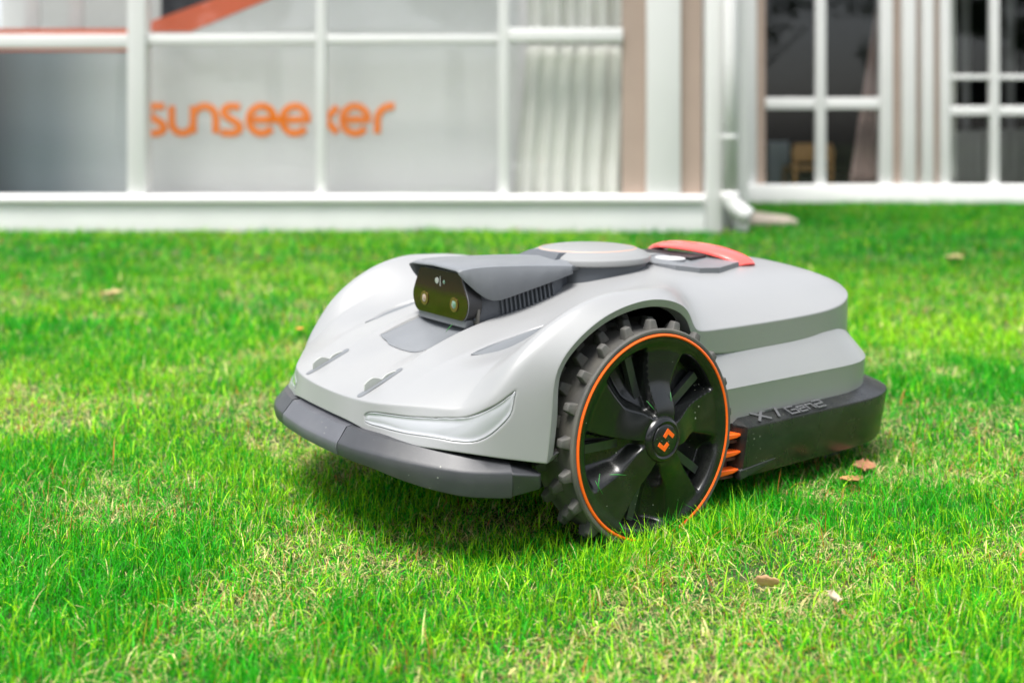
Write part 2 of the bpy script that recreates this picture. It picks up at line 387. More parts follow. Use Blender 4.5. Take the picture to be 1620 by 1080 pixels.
ztop = lambda x, y: float(np.interp(sy(y), [0, .09, .15, .215, .255, .284], [.139, .139, .1385, .133, .129, .1265]))
zbot = lambda x, y: float(np.interp(sy(y), [0, .09, .15, .215, .255, .284], [.120, .1195, .117, .104, .097, .0935]))
full = np.vstack([BP[::-1], [(x, 2*CY-y) for x, y in BP[1:]]])
mid = [p for p in full if abs(p[1]-CY) < .086]; mid = [tuple(p) for p in mid]
nearp = [p for p in BP if CY-p[1] > .080]
for s in (0, 1):
    pts = [tuple(p) if not s else (p[0], 2*CY-p[1]) for p in nearp]
    pts = [(-.3405, .2225 if not s else 2*CY-.2225)]+pts[1:]
    y1 = .022; e = [(-.198, .0205), (-.186, .0195), (-.172, .020), (-.164, .026)]
    e = [p if not s else (p[0], 2*CY-p[1]) for p in e]
    bumper_part('bumper_wing', pts+e[:0], ztop, zbot, MT['bumper'])
    # end block that turns back toward the wheel
    q = lambda y: y if not s else 2*CY-y
    Vb = [(-.209,q(.026),.1245),(-.172,q(.0195),.1175),(-.166,q(.024),.1185),(-.166,q(.065),.124),(-.200,q(.065),.130),(-.204,q(.040),.129),
          (-.206,q(.030),.0945),(-.168,q(.024),.0985),(-.163,q(.028),.099),(-.163,q(.065),.099),(-.200,q(.065),.0965),(-.203,q(.045),.0960)]
    Fb = [tuple(range(6)), tuple(range(6, 12))]+[(i, (i+1) % 6, 6+(i+1) % 6, 6+i) for i in range(6)]
    o = mk('bumper_end', Vb, Fb, MT['bumper'], mower, smooth=False); fixn(o); bevel(o, .0022, 3, 20); o.data.shade_smooth(); o.data.set_sharp_from_angle(angle=R(60))
mid = [(-.3408, .2240)]+[p for p in mid if .226 < p[1] < 2*CY-.226]+[(-.3408, 2*CY-.2240)]
bumper_part('bumper_centre', mid, lambda x, y: ztop(x, y)-.0005, zbot, MT['bumper_mid_lit'])
# raised grey skirt of the bumper that tucks under the nose
Vn = []; prof = [(-.330, .1405), (-.322, .1475), (-.314, .157), (-.30, .158)]
ys = np.linspace(.214, 2*CY-.214, 24)
for y in ys:
    w = abs(y-CY)/.096; dz = -.012*max(0, (w-.86)/.14)**1.5; dx = .003*w*w
    for x, z in prof: Vn.append((x+dx-.004, y, z+dz*(1 if z > .145 else 0)))
o = mk('bumper_lip', Vn, grid_faces(len(ys), 4), MT['bumper_mid_lit'], mower); fixn(o)

# ---- camera unit
HX0 = -.116
def plate_loop(cx, grow=0, n=6):
    """rounded trapezoid in (y, z)."""
    C_ = [(.2545, .3330, .010), (.3655, .3330, .010), (.3895, .2890, .014), (.3760, .2665, .010), (.2440, .2665, .010), (.2305, .2890, .014)]
    out = []; m_ = len(C_)
    for i in range(m_):
        p = np.array(C_[i][:2]); a = np.array(C_[i-1][:2]); b = np.array(C_[(i+1) % m_][:2]); r = C_[i][2]
        da = (a-p)/np.linalg.norm(a-p); db = (b-p)/np.linalg.norm(b-p)
        for t in np.linspace(0, 1, n):
            q = (1-t)**2*(p+da*r)+2*t*(1-t)*p+t*t*(p+db*r); out.append(q)
    out = np.array(out); c = out.mean(0)
    out = c+(out-c)*(1+grow/np.linalg.norm(out-c, axis=1))[:, None]
    return [tuple(q) for q in out]
def scale_y(P, k): return [(CY+(y-CY)*k, z) for y, z in P]
KY = 1.0
PL = scale_y(plate_loop(0), KY)
prism('sensor_frame', scale_y(plate_loop(0, .0012), KY), -.134, HX0+.004, 'x', MT['black'], mower, bev=.001)
cu = prism('sensor_window', PL, -.1360, -.1335, 'x', MT['lens'], mower, bev=.0005)
edge = prism('window_rim', scale_y(plate_loop(0, .0009), KY), -.1350, -.1342, 'x', MT['intake'], mower)
MT['iris'] = mat('lens_iris', (.20, .14, .035), .25, metal=.6)
MT['pupil'] = mat('lens_pupil', (.30, .22, .16), .08, coat=1)
MT['pupil2'] = mat('lens_pupil_green', (.10, .20, .13), .08, coat=1)
for yy, mm in ((.3510, 'pupil'), (.2690, 'pupil2')):
    lathe('lens', [(.0105, -.1372), (.0105, -.1364), (.0098, -.1360)], 28, MT['iris'], cu, 'x', (0, yy, .2875))
    lathe('lens_pupil', [(.0001, -.1388), (.0034, -.1384), (.0056, -.1374), (.0058, -.1364)], 24, MT[mm], cu, 'x', (0, yy, .2875), cap=False)
lathe('small_lens', [(.0001, -.1380), (.0044, -.1374), (.005, -.1364)], 24, MT['clear'], cu, 'x', (0, .3155, .3170), cap=False)
box('light_bar', -.1376, -.1365, .3048, .3062, .3100, .3240, MT['clear'], cu)
lathe('small_lens', [(.0001, -.1376), (.0022, -.1372), (.003, -.1364)], 20, MT['pupil2'], cu, 'x', (0, .2965, .3165), cap=False)
# housing: body behind the window, with ribs down each side
HS = [(.243, .255), (.2405, .275), (.2450, .300), (.256, .330), (.26, .338)]
HB = HS+[(2*CY-y, z) for y, z in HS[::-1]]
def loftx(name, sects, m, parent, ang=40):
    n = len(sects[0][1]); V = []
    for x, P in sects: V += [(x, y, z) for y, z in P]
    F = grid_faces(len(sects), n, closed=True)+[tuple(range(n)), tuple(range((len(sects)-1)*n, len(sects)*n))]
    o = mk(name, V, F, m, parent); fixn(o); o.data.set_sharp_from_angle(angle=R(ang)); return o
hous = loftx('sensor_housing', [(-.1155, HB), (-.06, HB), (.035, HB), (.055, [(y+(CY-y)*.25, z+.01) for y, z in HB]), (.10, [(y+(CY-y)*.3, z+.01) for y, z in HB])], MT['collar'], mower)
# cheek frame between window and housing
prism('cheek', [(y, z) for y, z in [(.2355, .262), (.2335, .283), (.2425, .304), (.253, .325), (.256, .335), (2*CY-.256, .335), (2*CY-.253, .325), (2*CY-.2425, .304), (2*CY-.2335, .283), (2*CY-.2355, .262)]], -.1195, -.1150, 'x', MT['tyre'], mower, bev=.0008)
for z_ in (.2690,):
    lathe('screw', [(.0001, -.1212), (.0022, -.1212), (.0026, -.1195)], 12, MT['collar'], mower, 'x', (0, .2415, z_))
prism('chin', [(.246, .256), (.244, .268), (2*CY-.244, .268), (2*CY-.246, .256)], -.1330, -.114, 'x', MT['grey'], mower, bev=.002)
for s in (0, 1):
    for k in range(13):
        x = -.074+k*.0078
        y = .2405 if not s else 2*CY-.2405
        V_, F_ = [], []
        for yy, zz in ((.2385, .262+.012*k/13), (.2370, .276+.010*k/13), (.2420, .300+.008*k/13), (.248, .318)):
            for xx, dy in ((x-.0021, .003), (x-.0012, 0), (x+.0012, 0), (x+.0021, .003)):
                Y = yy+dy; V_.append((xx, Y if not s else 2*CY-Y, zz))
        o = mk('vent_rib', V_, grid_faces(4, 4), MT['collar'], mower, smooth=False); o.parent = hous
# visor: folded sheet over the housing
def vis_sect(x, yt, zt, yc, zc, yb, zb, zmid):
    near = [(yb, zb), (yc, zc), (yt, zt)]
    return near+[(CY, zmid)]+[(2*CY-y, z) for y, z in near[::-1]]
VS = [(-.1465, .2500, .3390, .2420, .3370, .2405, .3345, .3410),
      (-.1380, .2500, .3420, .2405, .3390, .2360, .3240, .3440),
      (-.1240, .2505, .3435, .2400, .3405, .2310, .3100, .3455),
      (-.1100, .2510, .3440, .2395, .3410, .2270, .2995, .3460),
      (-.0980, .2510, .3440, .2390, .3410, .2245, .2955, .3460),
      (-.0860, .2510, .3438, .2386, .3408, .2238, .2953, .3460),
      (-.0700, .2510, .3432, .2384, .3400, .2244, .2980, .3458),
      (-.0350, .2510, .3422, .2380, .3385, .2266, .3045, .3450),
      (.0050, .2510, .3408, .2380, .3358, .2296, .3120, .3440),
      (.0380, .2510, .3392, .2380, .3335, .2325, .3185, .3430),
      (.0530, .2510, .3385, .2380, .3320, .2352, .3210, .3420),
      (.0600, .2580, .3382, .2460, .3315, .2455, .3240, .3415),
      (.0850, .2600, .3380, .2480, .3310, .2475, .3245, .3410)]
V = []
for a in VS:
    for y, z in vis_sect(*a): V.append((a[0], y, z))
o = mk('visor', V, grid_faces(len(VS), 7), MT['grey'], mower); fixn(o); o.data.set_sharp_from_angle(angle=R(24))
sd_ = o.modifiers.new('t', 'SOLIDIFY'); sd_.thickness = .0022; sd_.offset = -1
# ---- antenna disc
DC = (.143, CY, 0)
disc = lathe('antenna_disc', [(.0001, .3555), (.03, .3550), (.060, .3525), (.078, .3490), (.092, .3435), (.1005, .3380), (.1015, .3360), (.1012, .3300), (.0985, .3280), (.05, .3275)], 96, MT['disc'], mower, 'z', DC, cap=False, autosmooth=30)
lathe('disc_collar', [(.094, .3285), (.094, .312), (.0955, .300), (.0955, .288)], 96, MT['collar'], mower, 'z', DC, cap=False)
MT['pale_orange'] = mat('pale_orange_line', (.62, .33, .22), .4)
lathe('disc_ring', [(.0770, .3494), (.0774, .34965), (.0782, .34925), (.0784, .3488)], 96, MT['pale_orange'], disc, 'z', DC, cap=False)
# ---- control panel and handle
panel = mk('control_panel', [(.222,.232,.3225),(.232,.200,.3215),(.262,.178,.3175),(.300,.172,.3160),(.372,.196,.3185),(.400,.240,.3205),(.400,.38,.3205),(.372,.424,.3185),(.300,.448,.3160),(.262,.442,.3175),(.232,.42,.3215),(.222,.388,.3225),
    (.310,.31,.3285)], [(i, (i+1) % 12, 12) for i in range(12)], MT['grey'], mower, smooth=False); fixn(panel)
for v in panel.data.vertices: v.co.z += .0028 if v.index < 12 else .001
sd_ = panel.modifiers.new('t', 'SOLIDIFY'); sd_.thickness = .012; sd_.offset = -1
prism('display', [(.245+.022*math.cos(a)+.03, .258+.028*math.sin(a)) for a in np.linspace(0, 2*math.pi, 24, endpoint=False)], .3255, .3290, 'z', MT['white'], panel, bev=.001)
prism('display_window', [(.300, .235), (.345, .245), (.345, .375), (.300, .385)], .3250, .3295, 'z', MT['black'], panel, bev=.001)
prism('panel_button', [(.262, .300), (.285, .300), (.285, .345), (.262, .345)], .3255, .3310, 'z', MT['shell'], panel, bev=.0015)
HP = catmull([(.199, .3125), (.207, .3200), (.225, .3280), (.26, .3360), (.31, .3390), (.36, .3360), (.395, .3280), (.413, .3200), (.421, .3125)], 36)
V = []
for i, (y, z) in enumerate(HP):
    t = HP[min(i+1, 35)]-HP[max(i-1, 0)]; t = t/np.linalg.norm(t); ny, nz = -t[1], t[0]
    if nz < 0: ny, nz = -ny, -nz
    w = .021+.010*math.sin(math.pi*i/35); xc = .392-.030*math.sin(math.pi*i/35)**1.2
    for dx, dn in ((-1, -.002), (-.96, .0016), (-.78, .0045), (-.3, .0065), (.3, .0070), (.82, .0050), (.97, .0018), (1, -.002), (.8, -.005), (-.8, -.005)):
        V.append((xc+dx*w, y+ny*dn*1.0, z+nz*dn))
F = grid_faces(36, 10, closed=True)+[tuple(range(10)), tuple(range(350, 360))]
o = mk('handle', V, F, MT['red'], mower); fixn(o); o.data.set_sharp_from_angle(angle=R(35))
lathe('rear_button', [(.0001, .3235), (.022, .323), (.026, .3205), (.026, .300)], 32, MT['shell'], mower, 'z', (.50, .34, -.0145), cap=False)

# ---- lettering
def strokes(name, lines, w, frame, m, parent, h=.0005, closed=()):
    """flat ribbons with round caps and joints; frame(u, v, t) -> point, t = height above the surface."""
    V, F = [], []
    def addpoly(P):
        n = len(P); b = len(V)
        for t in (0, h): V.extend(frame(u, v, t) for u, v in P)
        F.append(tuple(b+n+i for i in range(n))); F.extend((b+i, b+(i+1) % n, b+n+(i+1) % n, b+n+i) for i in range(n))
    for li, L in enumerate(lines):
        hh = h+li*.00025
        L = [np.array(p, float) for p in L]; n = len(L); Lf, Rt = [], []
        for i in range(n):
            d0 = L[i]-L[i-1] if i > 0 else L[i+1]-L[i]; d1 = L[i+1]-L[i] if i < n-1 else d0
            d0 = d0/np.linalg.norm(d0); d1 = d1/np.linalg.norm(d1); t = d0+d1; t = t/(np.linalg.norm(t)+1e-9)
            nn = np.array([-t[1], t[0]]); k = 1/max(.5, abs(nn@np.array([-d0[1], d0[0]])))
            Lf.append(L[i]+nn*w/2*k); Rt.append(L[i]-nn*w/2*k)
        b = len(V)
        for t in (0, hh):
            for i in range(n): V.append(frame(*Lf[i], t)); V.append(frame(*Rt[i], t))
        for i in range(n-1):
            a = b+2*n+2*i; F.append((a, a+1, a+3, a+2)); a0 = b+2*i
            F.append((a0, a0+2, a+2, a)); F.append((a0+1, a+1, a+3, a0+3))
        F.append((b, b+2*n, b+2*n+1, b+1)); e = b+2*n-2; F.append((e, e+1, e+2*n+1, e+2*n))
    o = mk(name, V, F, m, parent, smooth=False); return o
arc = lambda cx, cy, rx, ry, a0, a1, n=14: [(cx+rx*math.cos(R(a)), cy+ry*math.sin(R(a))) for a in np.linspace(a0, a1, n)]
MT['print'] = mat('grey_print', (.085, .088, .092), .4)
def base_frame(u, v, t): return (.224+u, .0235+v, .11965+v*.335+.0004+t)
LT = .0205
def seg(ch, x0, wd, hh):
    S_ = {'X': [[(0, 0), (1, 1)], [(0, 1), (1, 0)]], '7': [[(0, 1), (1, 1), (.45, 0)]],
          'G': [[(1, 1), (0, 1), (0, 0), (1, 0), (1, .5), (.4, .5)]],
          'e': [[(0, .42), (1, .42), (1, .75), (0, .75), (0, 0), (1, 0)]], 'n': [[(0, 0), (0, .75), (1, .75), (1, 0)]],
          '2': [[(0, 1), (1, 1), (1, .5), (0, .5), (0, 0), (1, 0)]]}
    return [[(x0+a*wd, b*hh) for a, b in l] for l in S_[ch]]
L_ = seg('X', 0, .026, LT)+seg('7', .033, .022, LT)
strokes('model_lettering', L_, .0040, base_frame, MT['print'], mower, label_ := .0004)
L_ = seg('G', .070, .018, .015)+seg('e', .093, .014, .015)+seg('n', .112, .014, .015)+seg('2', .131, .018, .015)
strokes('model_lettering', L_, .0026, base_frame, MT['print'], mower, .0004)

# ---- wheels
def make_wheel():
    NT = 480; radii = [.003, .012, .020, .0265]+list(np.linspace(.029, .1275, 52))
    V = []; K1 = 1.6
    def sm(a, b, x): t = min(1, max(0, (x-a)/(b-a))); return t*t*(3-2*t)
    for r in radii:
        for k in range(NT):
            a = 2*math.pi*k/NT
            y = -.0015+.004*sm(.127, .110, r)*(1-sm(.10, .03, r))      # slight dish
            y -= .010*sm(.075, .028, r)                                  # cone rising to the hub
            ph = ((a-R(22)-K1*(.1275-r)) % (2*math.pi/5))/(2*math.pi/5)  # pinwheel phase
            wdt = .34*sm(.024, .070, r)+.12
            k_in = sm(0, .03+.0012/r, ph)*(1-sm(wdt*.80, wdt+.12, ph))
            rad = sm(.029, .040, r)*(1-sm(.1085, .1175, r))
            y += .019*k_in*rad+ .006*k_in*rad*sm(.04, .1, r)
            V.append((r*math.cos(a), y, r*math.sin(a)))
    nr = len(radii)
    for r, y in ((.1280, .0), (.1285, .004)):
        for k in range(NT): a = 2*math.pi*k/NT; V.append((r*math.cos(a), y, r*math.sin(a)))
    F = grid_faces(nr+2, NT, closed=True)+[tuple(range(NT))]
    w = mk('wheel', V, F, MT['rim'], mower); fixn(w); w.data.set_sharp_from_angle(angle=R(38))
    # ribs inside the pockets
    for i in range(5):
        for da, r0, r1, wr in ((.24, .036, .109, .0110),):
            a0 = R(22)+i*2*math.pi/5; P = []
            for r in np.linspace(r0, r1, 8):
                a = a0+K1*(.1275-r)+da*(.55+.45*(r-.03)/.09); P.append((r*math.cos(a), r*math.sin(a)))
            strokes('spoke_rib', [P], wr, lambda u, v, t: (u, .024-t, v), MT['spoke'], w, .009)
    lathe('hub_cap', [(.0001, -.0185), (.018, -.0182), (.0195, -.0175), (.0200, -.0165), (.0215, -.0165), (.0235, -.0180), (.0262, -.0170), (.0290, -.0130), (.0305, -.006), (.0310, .006)], 64, MT['rim'], w, 'y', cap=False)
    k = .000289
    hook = [[(-9, 17), (10, 45), (38, 12)], [(-38, -13), (-10, -43), (10, -18)]]
    strokes('hub_emblem', [[(x*k/.86, z*k*.84) for x, z in h] for h in hook], .0052, lambda u, v, t: (u, -.0184-t, v), MT['orange'], w, .0006)
    lathe('trim_ring', [(.1278, .0), (.1283, -.0022), (.1300, -.0028), (.1317, -.0020), (.1320, .001)], 160, MT['orange'], w, 'y', cap=False)
    lathe('tyre', [(.1318, .003), (.1322, -.0008), (.1340, -.0016), (.1368, -.0010), (.1385, .0012), (.1382, .004), (.1355, .008), (.1350, .060), (.1355, .070), (.1382, .074), (.136, .079), (.10, .080), (.06, .06), (.02, .06)], 160, MT['tyre'], w, 'y', cap=False)
    # tread block
    a, b, c, d, h0, h1 = .0082, .0076, .0050, .0048, -.002, .0135
    vb = [(-a, -b, h0), (a, -b, h0), (a, b, h0), (-a, b, h0), (-c, -d, h1), (c, -d, h1), (c, d, h1), (-c, d, h1)]
    fb = [(3, 2, 1, 0), (4, 5, 6, 7), (0, 1, 5, 4), (1, 2, 6, 5), (2, 3, 7, 6), (3, 0, 4, 7)]
    bmesh_me = None
    for row, (yy, ph) in enumerate(((.0125, 0), (.040, .5), (.0665, 0))):
        for i in range(21):
            if bmesh_me is None:
                o = mk('tread_block', vb, fb, MT['tyre'], w, smooth=False); bmesh_me = o.data
                bm = bmesh.new(); bm.from_mesh(o.data); bmesh.ops.bevel(bm, geom=[e for e in bm.edges if max(v.co.z for v in e.verts) > .005], offset=.0016, segments=2, affect='EDGES', profile=.5); bm.to_mesh(o.data); bm.free(); o.data.shade_smooth(); o.data.set_sharp_from_angle(angle=R(50))
            else:
                o = bpy.data.objects.new('tread_block', bmesh_me); COL.objects.link(o); o.parent = w
            an = 2*math.pi*(i+ph+.2)/21
            # local z -> radial
            rad = Vector((math.cos(an), 0, math.sin(an))); ax = Vector((0, 1, 0)); tg = ax.cross(rad)
            M = Matrix((tg, ax, rad)).transposed().to_4x4(); M.translation = rad*.1355+ax*yy
            o.matrix_local = M
    return w
wheel = make_wheel(); wheel.location = (0, 0, .14)
w2 = wheel.copy(); COL.objects.link(w2); w2.parent = mower; w2.location = (0, 2*CY, .14); w2.rotation_euler = (0, 0, math.pi)
for ch in list(wheel.children):
    c = ch.copy(); COL.objects.link(c); c.parent = w2

# ================================================================== SURROUNDINGS
GR = Vector((CAM.x, CAM.y, 0))
FW = Vector((math.sin(AZ), math.cos(AZ), 0)); RT = Vector((math.cos(AZ), -math.sin(AZ), 0))
def site(d, l=0): p = GR+FW*d+RT*l; return (p.x, p.y, 0)
def bempty(name, d, l, label, cat, group=None):
    return tag(empty(name, site(d, l), -AZ), label, cat, group)
# ---- materials of the pavilions
def glassmat(name, tint, rough=.02, refl=1.0):
    m = bpy.data.materials.new(name); m.use_nodes = True; n = m.node_tree.nodes; l = m.node_tree.links; n.clear()
    out = n.new('ShaderNodeOutputMaterial'); mx = n.new('ShaderNodeMixShader'); tr = n.new('ShaderNodeBsdfTransparent'); gl = n.new('ShaderNodeBsdfGlossy'); fr = n.new('ShaderNodeLayerWeight'); fr.inputs[0].default_value = .5
    tr.inputs[0].default_value = (*tint, 1); gl.inputs['Roughness'].default_value = rough; p5 = n.new('ShaderNodeMath'); p5.operation = 'POWER'; p5.inputs[1].default_value = 4.5; l.new(fr.outputs['Facing'], p5.inputs[0])
    mm = n.new('ShaderNodeMath'); mm.operation = 'MULTIPLY_ADD'; mm.inputs[1].default_value = .9*refl; mm.inputs[2].default_value = .035*refl; l.new(p5.outputs[0], mm.inputs[0])
    l.new(mm.outputs[0], mx.inputs[0]); l.new(tr.outputs[0], mx.inputs[1]); l.new(gl.outputs[0], mx.inputs[2]); l.new(mx.outputs[0], out.inputs[0]); return m
MT['pane'] = glassmat('window_glass', (.99, .99, .99), refl=1.0)
MT['pane_dark'] = glassmat('window_glass_dark', (.93,.94,.94), refl=1.0)
MT['frame'] = mat('white_frame', (.70, .70, .69), .4, var=.02, vscale=2)
MT['plinth'] = mat('white_plinth', (.80, .80, .79), .5, var=.03, vscale=3)
MT['taupe'] = mat('taupe_panel', (.36, .275, .225), .7, var=.03, vscale=4)
MT['display'] = mat('display_print', (.64, .65, .64), .5, var=.02, vscale=2)
MT['bluegrey'] = mat('blue_grey_drape', (.40, .46, .48), .6, var=.06, vscale=2)
MT['darkdrape'] = mat('charcoal_drape', (.035, .04, .05), .7, var=.2, vscale=3)
MT['text'] = mat('orange_lettering', (.98, .23, .004), .5)
MT['otrim'] = mat('orange_trim', (.80, .17, .08), .5, var=.03, vscale=2)
MT['curtain'] = mat('white_curtain', (.66, .67, .62), .8, var=.03, vscale=5)
MT['mauve'] = mat('mauve_curtain', (.33, .24, .22), .8, var=.08, vscale=5)
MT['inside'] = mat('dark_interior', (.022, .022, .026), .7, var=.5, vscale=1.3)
MT['floorb'] = mat('interior_floor', (.28, .27, .25), .6, var=.1, vscale=3)
MT['wood'] = mat('chair_wood', (.50, .28, .10), .5, var=.15, vscale=8)
MT['stone'] = mat('beige_stone', (.44, .38, .31), .8, bump=.4, bscale=30, var=.12, vscale=8)
MT['pipe'] = mat('white_pipe', (.62, .62, .61), .3)
m = bpy.data.materials.new('tent_membrane'); m.use_nodes = True; n = m.node_tree.nodes; n.clear()
o_ = n.new('ShaderNodeOutputMaterial'); a_ = n.new('ShaderNodeBsdfTranslucent'); b_ = n.new('ShaderNodeBsdfDiffuse'); x_ = n.new('ShaderNodeMixShader')
a_.inputs[0].default_value = (.9, .9, .88, 1); b_.inputs[0].default_value = (.85, .85, .83, 1); x_.inputs[0].default_value = .35
m.node_tree.links.new(a_.outputs[0], x_.inputs[1]); m.node_tree.links.new(b_.outputs[0], x_.inputs[2]); m.node_tree.links.new(x_.outputs[0], o_.inputs[0]); MT['membrane'] = m

# ---- near pavilion: facade plane 6.0 m from the viewer; local x = along the facade, y = depth, z = up
k1 = 6.0/1637
X1 = lambda u: (u-810)*k1
Z1 = lambda v: .519-(v-224)*k1
pav = bempty('glass_pavilion', 6.0, 0, 'near white framed glass pavilion with tall clear panes and a white plinth', 'pavilion')
H1 = 2.75
box('plinth', -4.6, X1(1113), -.06, .14, -.05, Z1(308), MT['plinth'], pav, bev=.01)
box('sill', -4.6, X1(1110), -.09, -.0605, Z1(319), Z1(311), MT['frame'], pav, bev=.004)
box('floor', -4.6, X1(1113), .141, 3.3, -.05, .10, MT['floorb'], pav)
for u0, u1, y0, y1 in ((205, 233, -.04, .07), (501, 516, -.02, .05), (789, 805, -.02, .05), (-85, -60, -.03, .06), (-375, -357, -.02, .05)):
    box('mullion', X1(u0), X1(u1), y0, y1, Z1(308)+.001, H1, MT['frame'], pav, bev=.006)
for (u0, u1, v0, v1, yy) in ((-60.2, 204.8, 55, 77, -.03), (233.2, 500.8, 55, 71, -.015), (516.2, 788.8, 56, 69, -.012), (805.2, 984.5, 46, 67, -.035), (-356.5, -85.3, 55, 77, -.03)):
    box('rail', X1(u0), X1(u1), yy, .045, Z1(v1), Z1(v0), MT['frame'], pav, bev=.006)
    box('rail', X1(u0), X1(u1), yy, .045, Z1(v1)+1.1, Z1(v0)+1.1, MT['frame'], pav, bev=.006)
for u0, u1 in ((-60, 205), (233, 501), (516, 789), (805, 984.5), (-357, -85)):
    box('pane', X1(u0)+.001, X1(u1)-.001, .012, .018, Z1(308)+.002, Z1(77)-.002, MT['pane'], pav)
    box('pane', X1(u0)+.001, X1(u1)-.001, .012, .018, Z1(46)+.002, 2.0, MT['pane'], pav)
box('wall_panel', -4.6, X1(-375)-.001, .0, .06, Z1(308)+.001, H1, MT['frame'], pav)
box('wall_panel', X1(985), X1(1021.6), .0, .06, Z1(308)+.001, H1, MT['taupe'], pav)
box('corner_post', X1(1022), X1(1075), -.05, .07, Z1(308)+.001, H1, MT['frame'], pav, bev=.006)
box('wall_panel', X1(1075.4), X1(1110), .0, .06, Z1(308)+.001, H1, MT['taupe'], pav)
box('corner_post', X1(1113.5), X1(1139), -.07, .10, -.05, H1, MT['frame'], pav, bev=.006)
box('corner_post', X1(1139.4), X1(1160), .06, .30, -.05, H1, MT['frame'], pav, bev=.006)
box('corner_post', X1(1160.4), X1(1186), .02, .30, -.05, H1, MT['frame'], pav, bev=.01)
box('side_wall', X1(1186.3), X1(1190), .10, 3.0, -.05, H1, MT['frame'], pav)
mk('roof', [(-4.8, -.35, H1), (X1(1192), -.35, H1), (X1(1192), 3.4, H1), (-4.8, 3.4, H1), (-4.8, 1.5, H1+.9), (X1(1192), 1.5, H1+.9)], [(0, 1, 5, 4), (4, 5, 2, 3), (1, 2, 5), (0, 4, 3)], MT['membrane'], pav, smooth=False)
box('fascia', -4.8, X1(1192), -.36, -.34, H1-.14, H1+.01, MT['frame'], pav)
box('rear_wall', -4.6, X1(1186), 3.31, 3.36, -.05, H1, MT['display'], pav)
# display wall behind the glass, with its orange trim and the lettering
k2 = 6.30/1637; X2 = lambda u: (u-810)*k2; Z2 = lambda v: .519-(v-224)*k2
dw = bempty('display_wall', 6.30, 0, 'pale grey display wall with orange lettering and slanting orange top trim behind the glass', 'display wall')
P = [(X2(226), .101), (X2(822), .101), (X2(822), 2.2), (X2(226)+.75, Z2(51)+1.02), (X2(424), Z2(0)), (X2(301), Z2(51)), (X2(226), Z2(51))]
P = [(X2(226), .101), (X2(822), .101), (X2(822), 2.0), (X2(424)+2.0*.0, 2.0), (X2(424), 2.0), (X2(424), Z2(0)), (X2(301), Z2(51)), (X2(226), Z2(51))]
mk_ = prism('panel', [(x, z) for x, z in [(X2(226), .101), (X2(822), .101), (X2(822), 1.95), (X2(700), 1.95), (X2(424), Z2(0)), (X2(301), Z2(51)), (X2(226), Z2(51))]], 0, .04, 'y', MT['display'], dw)
prism('orange_trim', [(X2(226), Z2(50.6)), (X2(301), Z2(50.6)), (X2(424), Z2(-.6)), (X2(699), 1.953), (X2(600), 1.953), (X2(334), Z2(0)), (X2(226), Z2(39))], -.004, .05, 'y', MT['otrim'], dw)
def tf(u, v, t): return (X2(u), -.0008-t, Z2(v))
YB, YX = 211.0, 168.0; YM = (YB+YX)/2; HH = (YB-YX)/2
def e_(cx, r): return [[(cx-r+1, YM), (cx+r-1, YM)]+[(cx+r*math.cos(R(a)), YM-HH*math.sin(R(a))) for a in np.linspace(4, 322, 26)]]
def s_(cx, w): return [[(cx+w, YX+1), (cx-w*.3, YX), (cx-w*.85, YX+4), (cx-w, YX+10), (cx-w*.7, YX+16), (cx, YM), (cx+w*.75, YM+6), (cx+w, YM+12), (cx+w*.8, YB-4), (cx+w*.2, YB), (cx-w-4, YB-1)]]
def u_(x0, x1): m_ = (x0+x1)/2; w = (x1-x0)/2; return [[(x0, YX), (x0, YM+4)]+[(m_-w*math.cos(R(a)), YM+4+(HH-4)*math.sin(R(a))) for a in range(15, 181, 15)]+[(x1, YX)], [(x1, YX), (x1, YB)]]
def n_(x0, x1): m_ = (x0+x1)/2; w = (x1-x0)/2; return [[(x0, YB), (x0, YM-2)]+[(m_-w*math.cos(R(a)), YM-2-(HH-2)*math.sin(R(a))) for a in range(15, 181, 15)]+[(x1, YB)]]
LL = s_(247, 13)+u_(272, 306)+n_(306, 342)+s_(367, 13)+e_(414, 20)+e_(467, 20)
LL += [[(434, YM), (448, YM)]]
LL += [[(509, YX-18), (509, YB)], [(534, YX+1), (515, YM), (534, YB-1)]]+e_(562, 20)+[[(597, YB), (597, YM)]+[(597+22*(1-math.cos(R(a))), YM-HH*math.sin(R(a))) for a in (25, 50, 70, 90)]+[(624, YX)]]
strokes('lettering', LL, 10.6, lambda u, v, t: tf(u, v, t), MT['text'], dw, .006)
# left bay: orange capped counter, shade toward the left painted into its board
lb = bempty('counter', 6.34, 0, 'blue grey counter with orange cap and shade painted in toward the left in the leftmost bay', 'counter')
def drape(name, x0, x1, z0, z1, y, amp, nfold, m, parent, slant=0., top_in=0., seed=1, nz=14, label=None):
    rg = np.random.default_rng(seed); nx = nfold*10; V = []
    ph = np.cumsum(rg.uniform(.6, 1.4, nx+1)); ph = ph/ph[-1]*nfold*2*math.pi; am = np.interp(np.arange(nx+1), np.linspace(0, nx, nfold+1), rg.uniform(.4, 1.2, nfold+1))
    for j in range(nz+1):
        t = j/nz
        for i in range(nx+1):
            s = i/nx; x = x0+(x1-x0)*s+slant*t+top_in*t*(1-s)
            V.append((x, y+amp*am[i]*math.sin(ph[i])*(.75+.25*math.cos(t*2.5)), z0+(z1-z0)*t))
    o = mk(name, V, grid_faces(nz+1, nx+1), m, parent)
    sd_ = o.modifiers.new('t', 'SOLIDIFY'); sd_.thickness = .003; return o
xs_ = [-3.6, X1(-40), X1(30), X1(75), X1(120), X1(228)]
m = mat('counter_shaded', (.3, .35, .37), .45); n = m.node_tree.nodes; l = m.node_tree.links
